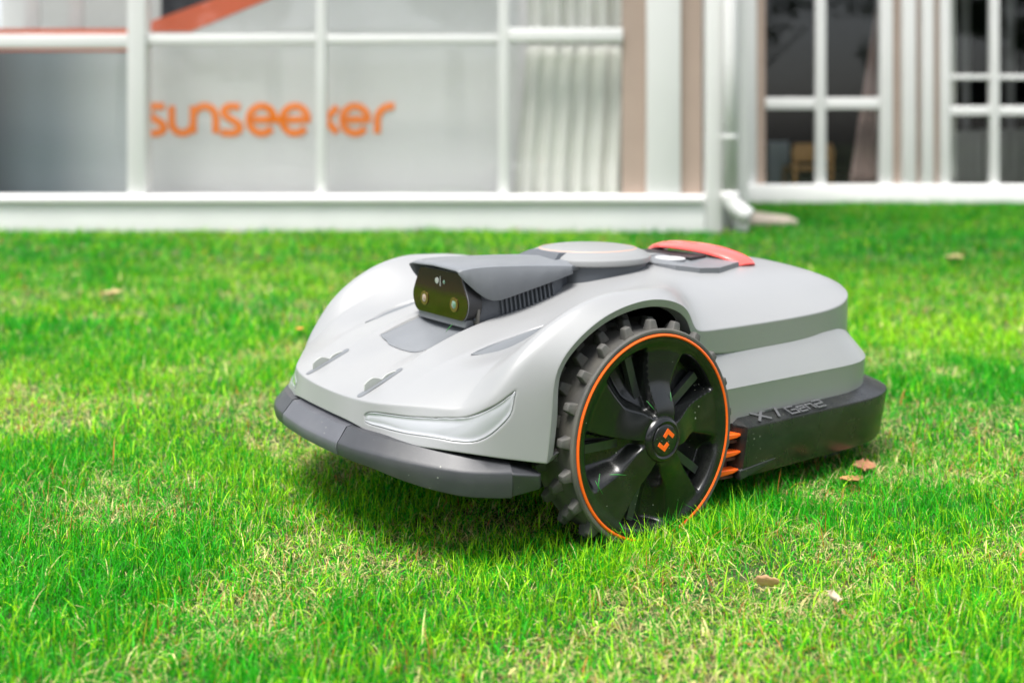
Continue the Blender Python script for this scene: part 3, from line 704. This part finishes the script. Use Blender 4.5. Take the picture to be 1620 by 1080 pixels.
tc0 = n.new('ShaderNodeTexCoord'); sx = n.new('ShaderNodeSeparateXYZ'); mr = n.new('ShaderNodeMapRange'); mr.inputs[1].default_value = X2(-60); mr.inputs[2].default_value = X2(200)
cr_ = n.new('ShaderNodeValToRGB'); cr_.color_ramp.interpolation = 'EASE'; cr_.color_ramp.elements[0].color = (.02, .025, .035, 1); cr_.color_ramp.elements[1].color = (.46, .50, .50, 1)  # ramp darkens leftward, standing in for the shadowed wall
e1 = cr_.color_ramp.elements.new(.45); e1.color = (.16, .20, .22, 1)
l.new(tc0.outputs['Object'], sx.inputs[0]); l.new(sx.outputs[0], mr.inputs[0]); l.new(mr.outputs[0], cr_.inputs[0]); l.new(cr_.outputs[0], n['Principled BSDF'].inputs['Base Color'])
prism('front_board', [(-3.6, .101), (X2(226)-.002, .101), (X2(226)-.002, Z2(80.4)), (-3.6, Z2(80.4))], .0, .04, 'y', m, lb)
prism('counter_cap', [(-3.6, Z2(80)), (X2(226)-.002, Z2(80)), (X2(226)-.002, Z2(45)), (-3.6, Z2(45))], -.005, .35, 'y', MT['otrim'], lb)
for u in (52, 122, -30):
    k3 = 7.4/1637; x = (u-810)*k3
    tag(box('tent_post', -.045, .045, -.04, .04, .10, H1-.02, MT['frame'], None, bev=.005), {52: 'white tent post leftmost of the two standing above the orange cap', 122: 'white tent post nearer the thick mullion above the orange cap', -30: 'white tent post beyond the left end of the counter'}[u], 'post', 'posts inside the near pavilion')
    bpy.data.objects[[o.name for o in bpy.data.objects if o.name.startswith('tent_post')][-1]].location = site(7.4, x)
    bpy.data.objects[[o.name for o in bpy.data.objects if o.name.startswith('tent_post')][-1]].rotation_euler = (0, 0, -AZ)
hd = bempty('dark_backdrop', 7.9, 0, 'dark grey backdrop seen above the orange trim', 'backdrop')
box('cloth', X1(215)-.5, X1(215)+1.05, 0, .03, .101, 2.1, MT['darkdrape'], hd)
# white gathered curtain in the right bay
wc = bempty('white_curtain', 6.16, 0, 'white gathered curtain with slanting folds behind the narrow right pane', 'curtain')
drape('curtain_cloth', X1(812), X1(985), .101, Z1(70), 0, .042, 6, MT['curtain'], wc, slant=.05, top_in=.03, seed=11)
drape('curtain_cloth', X1(835), X1(992), Z1(66), 2.4, .01, .04, 6, MT['curtain'], wc, seed=12)
# downpipe with its elbow
dp = bempty('downpipe', 5.9, X1(1149), 'white downpipe ending in an elbow beside the corner post', 'downpipe')
def tube(name, pts, r, m, parent, n=16, cap=True):
    V = []; pts = [Vector(p) for p in pts]
    for i, p in enumerate(pts):
        t = (pts[min(i+1, len(pts)-1)]-pts[max(i-1, 0)]).normalized(); a = t.cross(Vector((0, 1, 0)))
        if a.length < .1: a = t.cross(Vector((1, 0, 0)))
        a.normalize(); b = t.cross(a)
        for k in range(n): q = 2*math.pi*k/n; V.append(p+a*r*math.cos(q)+b*r*math.sin(q))
    F = grid_faces(len(pts), n, closed=True)
    o = mk(name, V, F, m, parent); fixn(o)
    sd_ = o.modifiers.new('t', 'SOLIDIFY'); sd_.thickness = .004; return o
tube('pipe', [(0, 0, 2.7), (0, 0, 1.0), (0, 0, .20)], .043, MT['pipe'], dp)
tube('elbow', [(0, 0, .235), (0, 0, .20), (.01, -.008, .165), (.035, -.02, .135), (.07, -.035, .11), (.105, -.05, .09)], .050, MT['pipe'], dp)
lathe('elbow_mouth_shade', [(.0001, 0), (.045, 0)], 20, MT['black'], dp, 'x', (0, 0, 0), cap=False)  # black disc stands in for the shade inside the pipe
em = [o for o in bpy.data.objects if o.name.startswith('elbow_mouth_shade')][0]; em.location = (.098, -.047, .094); em.rotation_euler = (0, R(25), R(-25))
for z in (.55, 1.7): lathe('bracket', [(.046, z-.012), (.046, z+.012)], 20, MT['frame'], dp, 'z', cap=False)
# beige paving slabs beyond the corner
sb = bempty('paving_slab', 6.75, 1.55, 'beige stone slab lying in the grass beside the downpipe elbow', 'slab')
prism('slab', [(-.14, -.30), (.22, -.34), (.26, .02), (.12, .45), (-.12, .50), (-.20, .10)], -.02, .035, 'z', MT['stone'], sb, bev=.008)

# ---- far pavilion, 8.67 m away
k4 = 8.67/1637
X4 = lambda u: (u-810)*k4
Z4 = lambda v: .519-(v-224)*k4
pv = bempty('far_pavilion', 8.67, 0, 'far white pavilion with dark paned windows on the right', 'pavilion')
H2 = 3.0; XL = X4(1150); XR = 7.2; zp = Z4(292)
box('plinth', XL, XR, -.07, .12, -.05, zp, MT['plinth'], pv, bev=.01)
box('floor', XL, XR, .121, 4.4, -.05, .10, MT['floorb'], pv)
def post(u0, u1, y0, y1, m, nm='post'): return box(nm, X4(u0), X4(u1), y0, y1, zp+.001, H2, MT[m], pv, bev=.008 if m == 'frame' else 0)
post(1150, 1197, .0, .08, 'frame'); post(1197.3, 1211, .01, .06, 'taupe', 'wall_panel')
post(1290, 1306, -.02, .05, 'frame', 'mullion'); post(1391, 1411, -.03, .06, 'frame'); post(1411.3, 1425, .02, .06, 'taupe', 'wall_panel')
post(1425.3, 1446, -.05, .07, 'frame'); post(1446.3, 1456, .02, .06, 'taupe', 'wall_panel'); post(1456.3, 1474, -.05, .07, 'frame'); post(1474.3, 1486, .02, .06, 'taupe', 'wall_panel')
post(1486.3, 1502, -.03, .07, 'frame'); post(1566, 1580, -.02, .05, 'frame', 'mullion'); post(1660, 1690, -.04, .06, 'frame')
for u0, u1 in ((1211.4, 1289.6), (1306.4, 1390.6)):
    box('rail', X4(u0), X4(u1), -.015, .045, Z4(173), Z4(155), MT['frame'], pv, bev=.006)
    box('pane', X4(u0), X4(u1), .012, .018, zp+.002, Z4(174), MT['pane_dark'], pv); box('pane', X4(u0), X4(u1), .012, .018, Z4(154), 2.3, MT['pane_dark'], pv)
for u0, u1 in ((1502.4, 1565.6), (1580.4, 1659.6)):
    box('rail', X4(u0), X4(u1), -.015, .045, Z4(183), Z4(168), MT['frame'], pv, bev=.006)
    box('rail', X4(u0), X4(u1), -.0, .04, Z4(126), Z4(118), MT['frame'], pv, bev=.004)
    box('pane', X4(u0), X4(u1), .012, .018, zp+.002, Z4(184), MT['pane_dark'], pv); box('pane', X4(u0), X4(u1), .012, .018, Z4(117), 2.3, MT['pane_dark'], pv)
box('wall_panel', X4(1690)+.001, XR, .0, .08, zp+.001, H2, MT['frame'], pv)
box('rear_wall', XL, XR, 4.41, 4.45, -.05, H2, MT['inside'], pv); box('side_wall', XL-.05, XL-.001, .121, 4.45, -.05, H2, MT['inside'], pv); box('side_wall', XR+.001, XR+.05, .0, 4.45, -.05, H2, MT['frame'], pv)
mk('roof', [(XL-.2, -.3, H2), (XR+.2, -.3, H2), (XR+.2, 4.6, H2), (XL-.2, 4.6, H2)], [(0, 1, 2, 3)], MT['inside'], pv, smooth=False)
box('fascia', XL-.2, XR+.2, -.32, -.30, H2-.14, H2+.01, MT['frame'], pv)
mc = bempty('mauve_curtain', 8.80, 0, 'mauve tied-back curtain at the right side of the dark window', 'curtain')
drape('curtain_cloth', X4(1352), X4(1398), .101, 2.3, .02, .03, 4, MT['mauve'], mc, slant=.0, top_in=.34, seed=21)
tc_ = bempty('beige_curtain', 8.82, 0, 'pale pinkish curtain gathered beside the rightmost window', 'curtain')
drape('curtain_cloth', X4(1486), X4(1525), .101, 2.3, .02, .03, 4, MT['curtain'], tc_, slant=.0, seed=23)
# chair inside
ch = bempty('wooden_chair', 9.6, (1287-810)*9.6/1637, 'orange brown wooden chair standing behind the dark window', 'chair')
prism('backrest', [(-.19, .33), (.19, .33), (.20, .42), (.17, .50), (-.17, .50), (-.20, .42)], 0, .03, 'y', MT['wood'], ch, bev=.01)
box('seat', -.19, .19, .03, .42, .25, .29, MT['wood'], ch, bev=.01)
for x in (-.17, .17):
    for y in (.015, .39): box('leg', x-.018, x+.018, y-.015, y+.018, .10, .33 if y < .1 else .249, MT['wood'], ch, bev=.004)
# pale things glimpsed deep inside
for u, w, z1, lab in ((1232, .10, .50, 'grey cloth covered stand left of the wooden chair behind the dark window'), (1545, .26, .60, 'white clothed table behind the rightmost window near its curtain'), (1612, .30, .62, 'white clothed table behind the rightmost window at the frame edge')):
    t_ = bempty('clothed_table', 10.0, (u-810)*10.0/1637, lab, 'table')
    drape('cloth', -w, w, .101, z1, 0, .02, 6, MT['curtain'] if u > 1300 else MT['bluegrey'], t_, seed=int(u))
    box('tabletop', -w, w, .0, .5, z1, z1+.02, MT['curtain'] if u > 1300 else MT['bluegrey'], t_)
for u, lab in ((1527, 'white inner post nearest the pale curtain'), (1598, 'white inner post near the right frame edge'), (1640, 'white inner post just beyond the right frame edge')):
    t_ = bempty('inner_post', 10.6, (u-810)*10.6/1637, lab, 'post', 'posts inside the far pavilion'); box('shaft', -.04, .04, -.03, .03, .10, H2-.02, MT['frame'], t_, bev=.004)

# ---- lawn
def vnoise(x, y, s, seed):
    rg = np.random.default_rng(seed); T = rg.random((64, 64)); x = np.asarray(x)/s+100; y = np.asarray(y)/s+100
    xi, yi = np.floor(x).astype(int), np.floor(y).astype(int); fx, fy = x-xi, y-yi; fx = fx*fx*(3-2*fx); fy = fy*fy*(3-2*fy)
    g = lambda a, b: T[a % 64, b % 64]
    return (g(xi, yi)*(1-fx)+g(xi+1, yi)*fx)*(1-fy)+(g(xi, yi+1)*(1-fx)+g(xi+1, yi+1)*fx)*fy
def fbm(x, y, s, seed): return (vnoise(x, y, s, seed)+.5*vnoise(x, y, s/2.1, seed+1)+.25*vnoise(x, y, s/4.3, seed+2))/1.75
def gh(x, y):
    d = np.hypot(np.asarray(x)-.1, np.asarray(y)-.3)
    wb = np.exp(-(((np.asarray(x)-.04)/.13)**2+((np.asarray(y)+.075)/.055)**2))
    return (fbm(x, y, .5, 40)-.5)*.016*np.clip((d-.55)/.5, 0, 1)+.013*wb
gx = np.linspace(-60, 60, 2); 
ax = np.concatenate([[-150, -60, -25, -10], np.linspace(-5, 9, 141), [14, 30, 70, 150]])
V = [(x, y, float(z)) for y in ax for x, z in zip(ax, gh(ax, np.full(len(ax), y)))]
MT['soil'] = mat('soil_and_thatch', (.045, .050, .018), .95, bump=.6, bscale=60, col2=(.025, .055, .010), vscale=9)
tag(mk('ground', V, grid_faces(len(ax), len(ax)), MT['soil']), kind='structure')

def to_world(d, l): return GR.x+FW.x*d+RT.x*l, GR.y+FW.y*d+RT.y*l
def blades(zone, rg):
    d0, d1, dens, hs, ws, seg = zone
    # sample uniformly over the widening strip that the view takes in, plus a margin
    n = 0
    A = 0; nn = 200; dd = np.linspace(d0, d1, nn); hw = dd*.70+.35; A = np.trapz(2*hw, dd); N = int(A*dens)
    cdf = np.cumsum(hw); cdf /= cdf[-1]; d = np.interp(rg.random(N), cdf, dd); l = (rg.random(N)*2-1)*(d*.70+.35)
    x, y = to_world(d, l)
    # clear the wheels' footprints and the stone slab
    keep = np.ones(N, bool)
    for yc0, yc1 in ((-.003, .083), (2*CY-.083, 2*CY+.003)): keep &= ~((np.abs(x) < .085) & (y > yc0) & (y < yc1))
    keep &= ~((d > 6.35) & (d < 7.3) & (l > 1.35) & (l < 1.82)) | (rg.random(N) < .05)
    keep &= ~((d > 5.93) & (l < 1.39)) & ~(d > 8.6)
    # tufts: thin out between clumps
    tuft = fbm(x, y, .035, 5)
    keep &= rg.random(N) < np.clip(.35+1.5*tuft, 0, 1)
    x, y, d, l, tuft = x[keep], y[keep], d[keep], l[keep], tuft[keep]; N = len(x)
    big = fbm(x, y, .30, 9); dry = fbm(x, y, .17, 21); broad = fbm(x, y, 1.3, 33)
    h = (rg.gamma(6, 1/6, N)*hs)*(.6+.8*big)*(.75+.5*tuft)
    w = ws*np.where(rg.random(N) < .12, 1.7, 1.)*rg.uniform(.6, 1.3, N)
    under = (x > -.30) & (x < .60) & (y > .03) & (y < .59)
    h = np.where(under, np.minimum(h, .030), h)
    fr_ = (np.abs(x) < .15) & (y > -.10) & (y <= -.003); h = np.where(fr_, np.clip(h*1.7, .036, .058), h)
    h = np.clip(h, .006, .062)
    ang = rg.uniform(0, 2*np.pi, N)+2.2*(vnoise(x, y, .12, 77)-.5); lean = rg.gamma(2.0, .58, N)*(.8+.8*(dry > .55))
    lean = np.clip(lean, 0, 2.2)
    face = ang+np.pi/2+rg.normal(0, .5, N)
    z = gh(x, y)-.002
    # colours
    r = rg.random(N); t = rg.random(N)[:, None]
    g1, g2 = np.array([.004, .17, .006]), np.array([.045, .54, .008]); lime, straw, rust = np.array([.36, .72, .012]), np.array([.82, .72, .32]), np.array([.46, .17, .04])
    c = g1*(1-t)+g2*t
    far_ = np.clip((d-2.7)/1.8, 0, 1)*(.55+.45*(l > .6)); pl = (1-.75*far_)*np.clip(.40+1.5*(broad-.42)+.9*(.5-big), .08, .85); c = np.where((r < pl)[:, None], lime*(.65+.6*t), c)
    ps = (1-.7*far_)*np.clip(.15+2.0*(dry-.50), .06, .55)*np.clip(1.15-.10*(d-1), .25, 1); r2 = rg.random(N); s_m = r2 < ps
    c = np.where(s_m[:, None], straw*(.5+.6*t), c); c = np.where(((r2 > .965) & (dry > .45))[:, None], rust*(.6+.7*t), c)
    lean = np.where(s_m, lean*1.5+.35, lean); h = np.where(s_m, h*.85, h)
    c = c*rg.uniform(.70, 1.25, (N, 1))*(1-.30*far_)[:, None]
    # shape: curved ribbon with `seg` segments ending in a point
    T = np.linspace(0, 1, seg+1); P = []
    dx, dy = np.cos(ang), np.sin(ang); fx, fy = np.cos(face), np.sin(face)
    L = h
    for k, tt in enumerate(T):
        a = lean*tt*.85; off = L*tt*np.sin(a)*.95; zz = z+L*tt*np.cos(np.clip(a, 0, 1.45)); ww = w/2*(1-tt)**.6 if k < seg else 0*w
        if k < seg:
            P.append(np.stack([x+dx*off-fx*ww, y+dy*off-fy*ww, zz], -1)); P.append(np.stack([x+dx*off+fx*ww, y+dy*off+fy*ww, zz], -1))
        else: P.append(np.stack([x+dx*off, y+dy*off, zz], -1))
    nvp = len(P); VV = np.stack(P, 1).reshape(-1, 3)
    tri = []
    for k in range(seg-1): a = 2*k; tri += [(a, a+1, a+3), (a, a+3, a+2)]
    tri.append((2*seg-2, 2*seg-1, 2*seg)); tri = np.array(tri)
    FF = (tri[None]+(np.arange(N)*nvp)[:, None, None]).reshape(-1, 3)
    CC = np.repeat(c, nvp, 0)
    return VV, FF, CC
rg = np.random.default_rng(11)
zones = [(.62, 1.75, 115000, .0215, .0013, 4), (1.75, 2.7, 48000, .023, .0018, 3), (2.7, 4.4, 17000, .027, .0030, 2), (4.4, 8.7, 5200, .031, .0052, 2)]
VV, FF, CC = [], [], []; off = 0
for zn in zones:
    v, f_, c = blades(zn, rg); VV.append(v); FF.append(f_+off); CC.append(c); off += len(v)
VV = np.concatenate(VV); FF = np.concatenate(FF); CC = np.concatenate(CC)
me = bpy.data.meshes.new('grass'); me.vertices.add(len(VV)); me.vertices.foreach_set('co', VV.ravel())
me.loops.add(FF.size); me.loops.foreach_set('vertex_index', FF.ravel().astype(np.int32)); me.polygons.add(len(FF)); me.polygons.foreach_set('loop_start', np.arange(0, FF.size, 3, dtype=np.int32))
at = me.attributes.new('blade_colour', 'FLOAT_COLOR', 'POINT'); at.data.foreach_set('color', np.c_[CC, np.ones(len(CC))].ravel()); me.update(); me.validate()
m = bpy.data.materials.new('grass_blades'); m.use_nodes = True; n = m.node_tree.nodes; l = m.node_tree.links; n.clear()
o_ = n.new('ShaderNodeOutputMaterial'); at_ = n.new('ShaderNodeAttribute'); at_.attribute_name = 'blade_colour'
df = n.new('ShaderNodeBsdfPrincipled'); df.inputs['Roughness'].default_value = .48; df.inputs['Specular IOR Level'].default_value = .22
tl = n.new('ShaderNodeBsdfTranslucent'); mx = n.new('ShaderNodeMixShader'); mx.inputs[0].default_value = .34
l.new(at_.outputs['Color'], df.inputs['Base Color']); l.new(at_.outputs['Color'], tl.inputs[0]); l.new(df.outputs[0], mx.inputs[1]); l.new(tl.outputs[0], mx.inputs[2]); l.new(mx.outputs[0], o_.inputs[0])
me.materials.append(m); go = bpy.data.objects.new('grass', me); COL.objects.link(go); tag(go, 'short fine bright green grass with dry straw coloured blades', 'grass', kind='stuff')

# ---- fallen leaves and loose clippings
def leaf(u, v, size, rot, col, label, curl=.3, z=.028, tilt=(0, 0)):
    d = (.519-z)*1637/(v-224); l_ = (u-810)*d/1637; x, y = to_world(d, l_)
    V = []; nx, ny = 9, 5; F = []
    for i in range(nx):
        t = i/(nx-1); w = .40*math.sin(math.pi*min(1, t*.93+.04))**.8*(1+.25*math.sin(t*19))
        for j in range(ny):
            s = j/(ny-1)*2-1; V.append(((t-.5)*size, s*w*size*.8, curl*size*(s*s*.35+(t-.5)**2)+.02*size*math.sin(9*t+3*s)))
    m = mat('dry_leaf', col, .7, var=.25, vscale=60, bump=.4, bscale=200)
    o = mk('fallen_leaf', V, grid_faces(nx, ny), m); o.location = (x, y, z); o.rotation_euler = (tilt[0], tilt[1], rot)
    o.modifiers.new('t', 'SOLIDIFY').thickness = .0004
    tag(o, label, 'leaf', 'dry leaves lying in the grass')
leaf(1368, 741, .052, .6, (.30, .14, .07), 'large reddish brown leaf in the grass behind the mower\'s rear end', z=.012)
leaf(1347, 760, .036, 2.7, (.34, .18, .06), 'small ochre brown leaf in front of the larger leaf by the mower\'s rear', z=.014)
leaf(1212, 920, .030, 2.0, (.62, .36, .20), 'slender upright tan leaf in the grass in front of the wheel', curl=.1, z=.024, tilt=(1.0, .2))
leaf(1318, 948, .024, .9, (.42, .35, .24), 'pale cream curled leaf in the grass at lower right', curl=.5, z=.028, tilt=(.4, 0))
leaf(178, 466, .080, 1.0, (.36, .27, .12), 'brownish leaf far out in the lawn left of the mower', z=.03)
leaf(474, 521, .026, .4, (.75, .30, .06), 'small orange leaf just left of the mower\'s nose', z=.034)
leaf(1510, 410, .11, .3, (.34, .28, .12), 'dull yellow leaf far behind the mower on the right', z=.03)

# grass clippings stuck on the mower
def clipping(pts, label, w=.0011):
    P = np.array(pts, float); n = len(P); V = []
    for i, p in enumerate(P):
        t = P[min(i+1, n-1)]-P[max(i-1, 0)]; t /= np.linalg.norm(t); vw = np.array(CAM)-p; sdv = np.cross(t, vw); sdv /= np.linalg.norm(sdv); ww = w*(1-abs(2*i/(n-1)-1)*.6)/2
        V += [p-sdv*ww, p+sdv*ww]
    o = mk('grass_clipping', V, [(2*i, 2*i+1, 2*i+3, 2*i+2) for i in range(n-1)], MT['clip']); o.modifiers.new('t', 'SOLIDIFY').thickness = .0004
    tag(o, label, 'grass clipping', 'grass clippings on the mower')
MT['clip'] = mat('fresh_clipping', (.03, .22, .04), .5)
clipping([(-.020, -.0045, .190), (-.012, -.0060, .181), (-.004, -.0075, .172)], 'green clipping slanting above the wheel hub, leftmost of the two there')
clipping([(.020, -.0060, .196), (.0205, -.0065, .186), (.020, -.0070, .176)], 'short upright green clipping above and right of the wheel hub')
clipping([(-.104, -.0035, .104), (-.099, -.0040, .095), (-.093, -.0045, .086)], 'green clipping low on the left part of the wheel face', .0014)
clipping([(-.098, -.0045, .112), (-.100, -.0045, .100), (-.101, -.0045, .090)], 'green clipping crossing another at the left edge of the wheel face', .0014)
clipping([(-.082, -.0045, .108), (-.070, -.0050, .106), (-.056, -.0060, .103)], 'nearly level green clipping left of and below the wheel hub', .0014)
clipping([(-.150, .270, .2500), (-.147, .266, .2560), (-.143, .263, .2615)], 'green clipping on the dark scoop below the sensor window', .0012)

# ---- trees behind the viewer, mirrored in the dark panes
def tree_mesh(seed):
    rg = np.random.default_rng(seed); c = []
    for k in range(26):
        a = rg.uniform(0, 2*np.pi); r = rg.uniform(.2, 2.2); z = rg.uniform(2.4, 8.2); r *= 1-.07*max(0, z-5.5)
        c.append((r*math.cos(a), r*math.sin(a), z, rg.uniform(.55, 1.15)))
    P = []
    for x, y, z, r in c:
        q = rg.normal(0, 1, (260, 3)); q /= np.linalg.norm(q, axis=1)[:, None]; P.append(np.array([x, y, z])+q*r*rg.uniform(.55, 1.05, (260, 1))*np.array([1, 1, .75]))
    P = np.concatenate(P); n = len(P); u = rg.normal(0, 1, (n, 3)); u /= np.linalg.norm(u, axis=1)[:, None]; v = np.cross(u, rg.normal(0, 1, (n, 3))); v /= np.linalg.norm(v, axis=1)[:, None]
    sz = rg.uniform(.07, .15, (n, 1)); V = np.stack([P-u*sz, P+v*sz*.6, P+u*sz, P-v*sz*.6], 1).reshape(-1, 3)
    me = bpy.data.meshes.new('crown'); me.from_pydata(V.tolist(), [], np.arange(4*n).reshape(-1, 4).tolist()); me.materials.append(MT['foliage'])
    tv = []; 
    for t, (x, y) in zip(np.linspace(0, 1, 9), [(0, 0), (.03, .02), (.06, 0), (.05, -.05), (.0, -.05), (-.06, 0), (-.08, .06), (-.05, .1), (0, .1)]):
        for k in range(10): q = 2*math.pi*k/10; r = .22*(1-t)+.04; tv.append((x+r*math.cos(q), y+r*math.sin(q), t*7.4))
    tf_ = grid_faces(9, 10, closed=True)
    for k in range(7):
        a = k*2.4; z0 = 2.2+.6*k; b = len(tv)
        for t in (0, .5, 1):
            for j in range(6): q = 2*math.pi*j/6; r = .07*(1-t)+.015; tv.append((math.cos(a)*1.7*t+r*math.cos(q), math.sin(a)*1.7*t+r*math.sin(q), z0+1.3*t))
        tf_ += [(p+b, q_+b, r_+b, s_+b) for p, q_, r_, s_ in grid_faces(3, 6, closed=True)]
    mt = bpy.data.meshes.new('trunk'); mt.from_pydata(tv, [], tf_); mt.materials.append(MT['bark']); return me, mt
MT['foliage'] = mat('tree_foliage', (.045, .085, .025), .6, var=.3, vscale=1.5); MT['bark'] = mat('tree_bark', (.09, .07, .05), .9, bump=.5, bscale=20, var=.2, vscale=6)
tms = [tree_mesh(51), tree_mesh(52)]
for k, (d_, l_, sc) in enumerate([(-13, -15, 1.1), (-15, -10, 1.25), (-12.5, -5.6, 1.), (-15.5, -1.5, 1.3), (-13, 3.2, 1.05), (-15, 7.5, 1.2), (-12.8, 12, 1.1), (-15, 16.5, 1.25), (-13.5, 21, 1.15)]):
    t_ = empty('broadleaf_tree', site(d_, l_), k*1.3); t_.scale = (sc, sc, sc*.95)
    tag(t_, 'leafy tree mirrored in the dark panes of the far pavilion', 'tree', 'trees mirrored in the windows')
    for nm, me_ in zip(('crown', 'trunk'), tms[k % 2]):
        o = bpy.data.objects.new(nm, me_); COL.objects.link(o); o.parent = t_
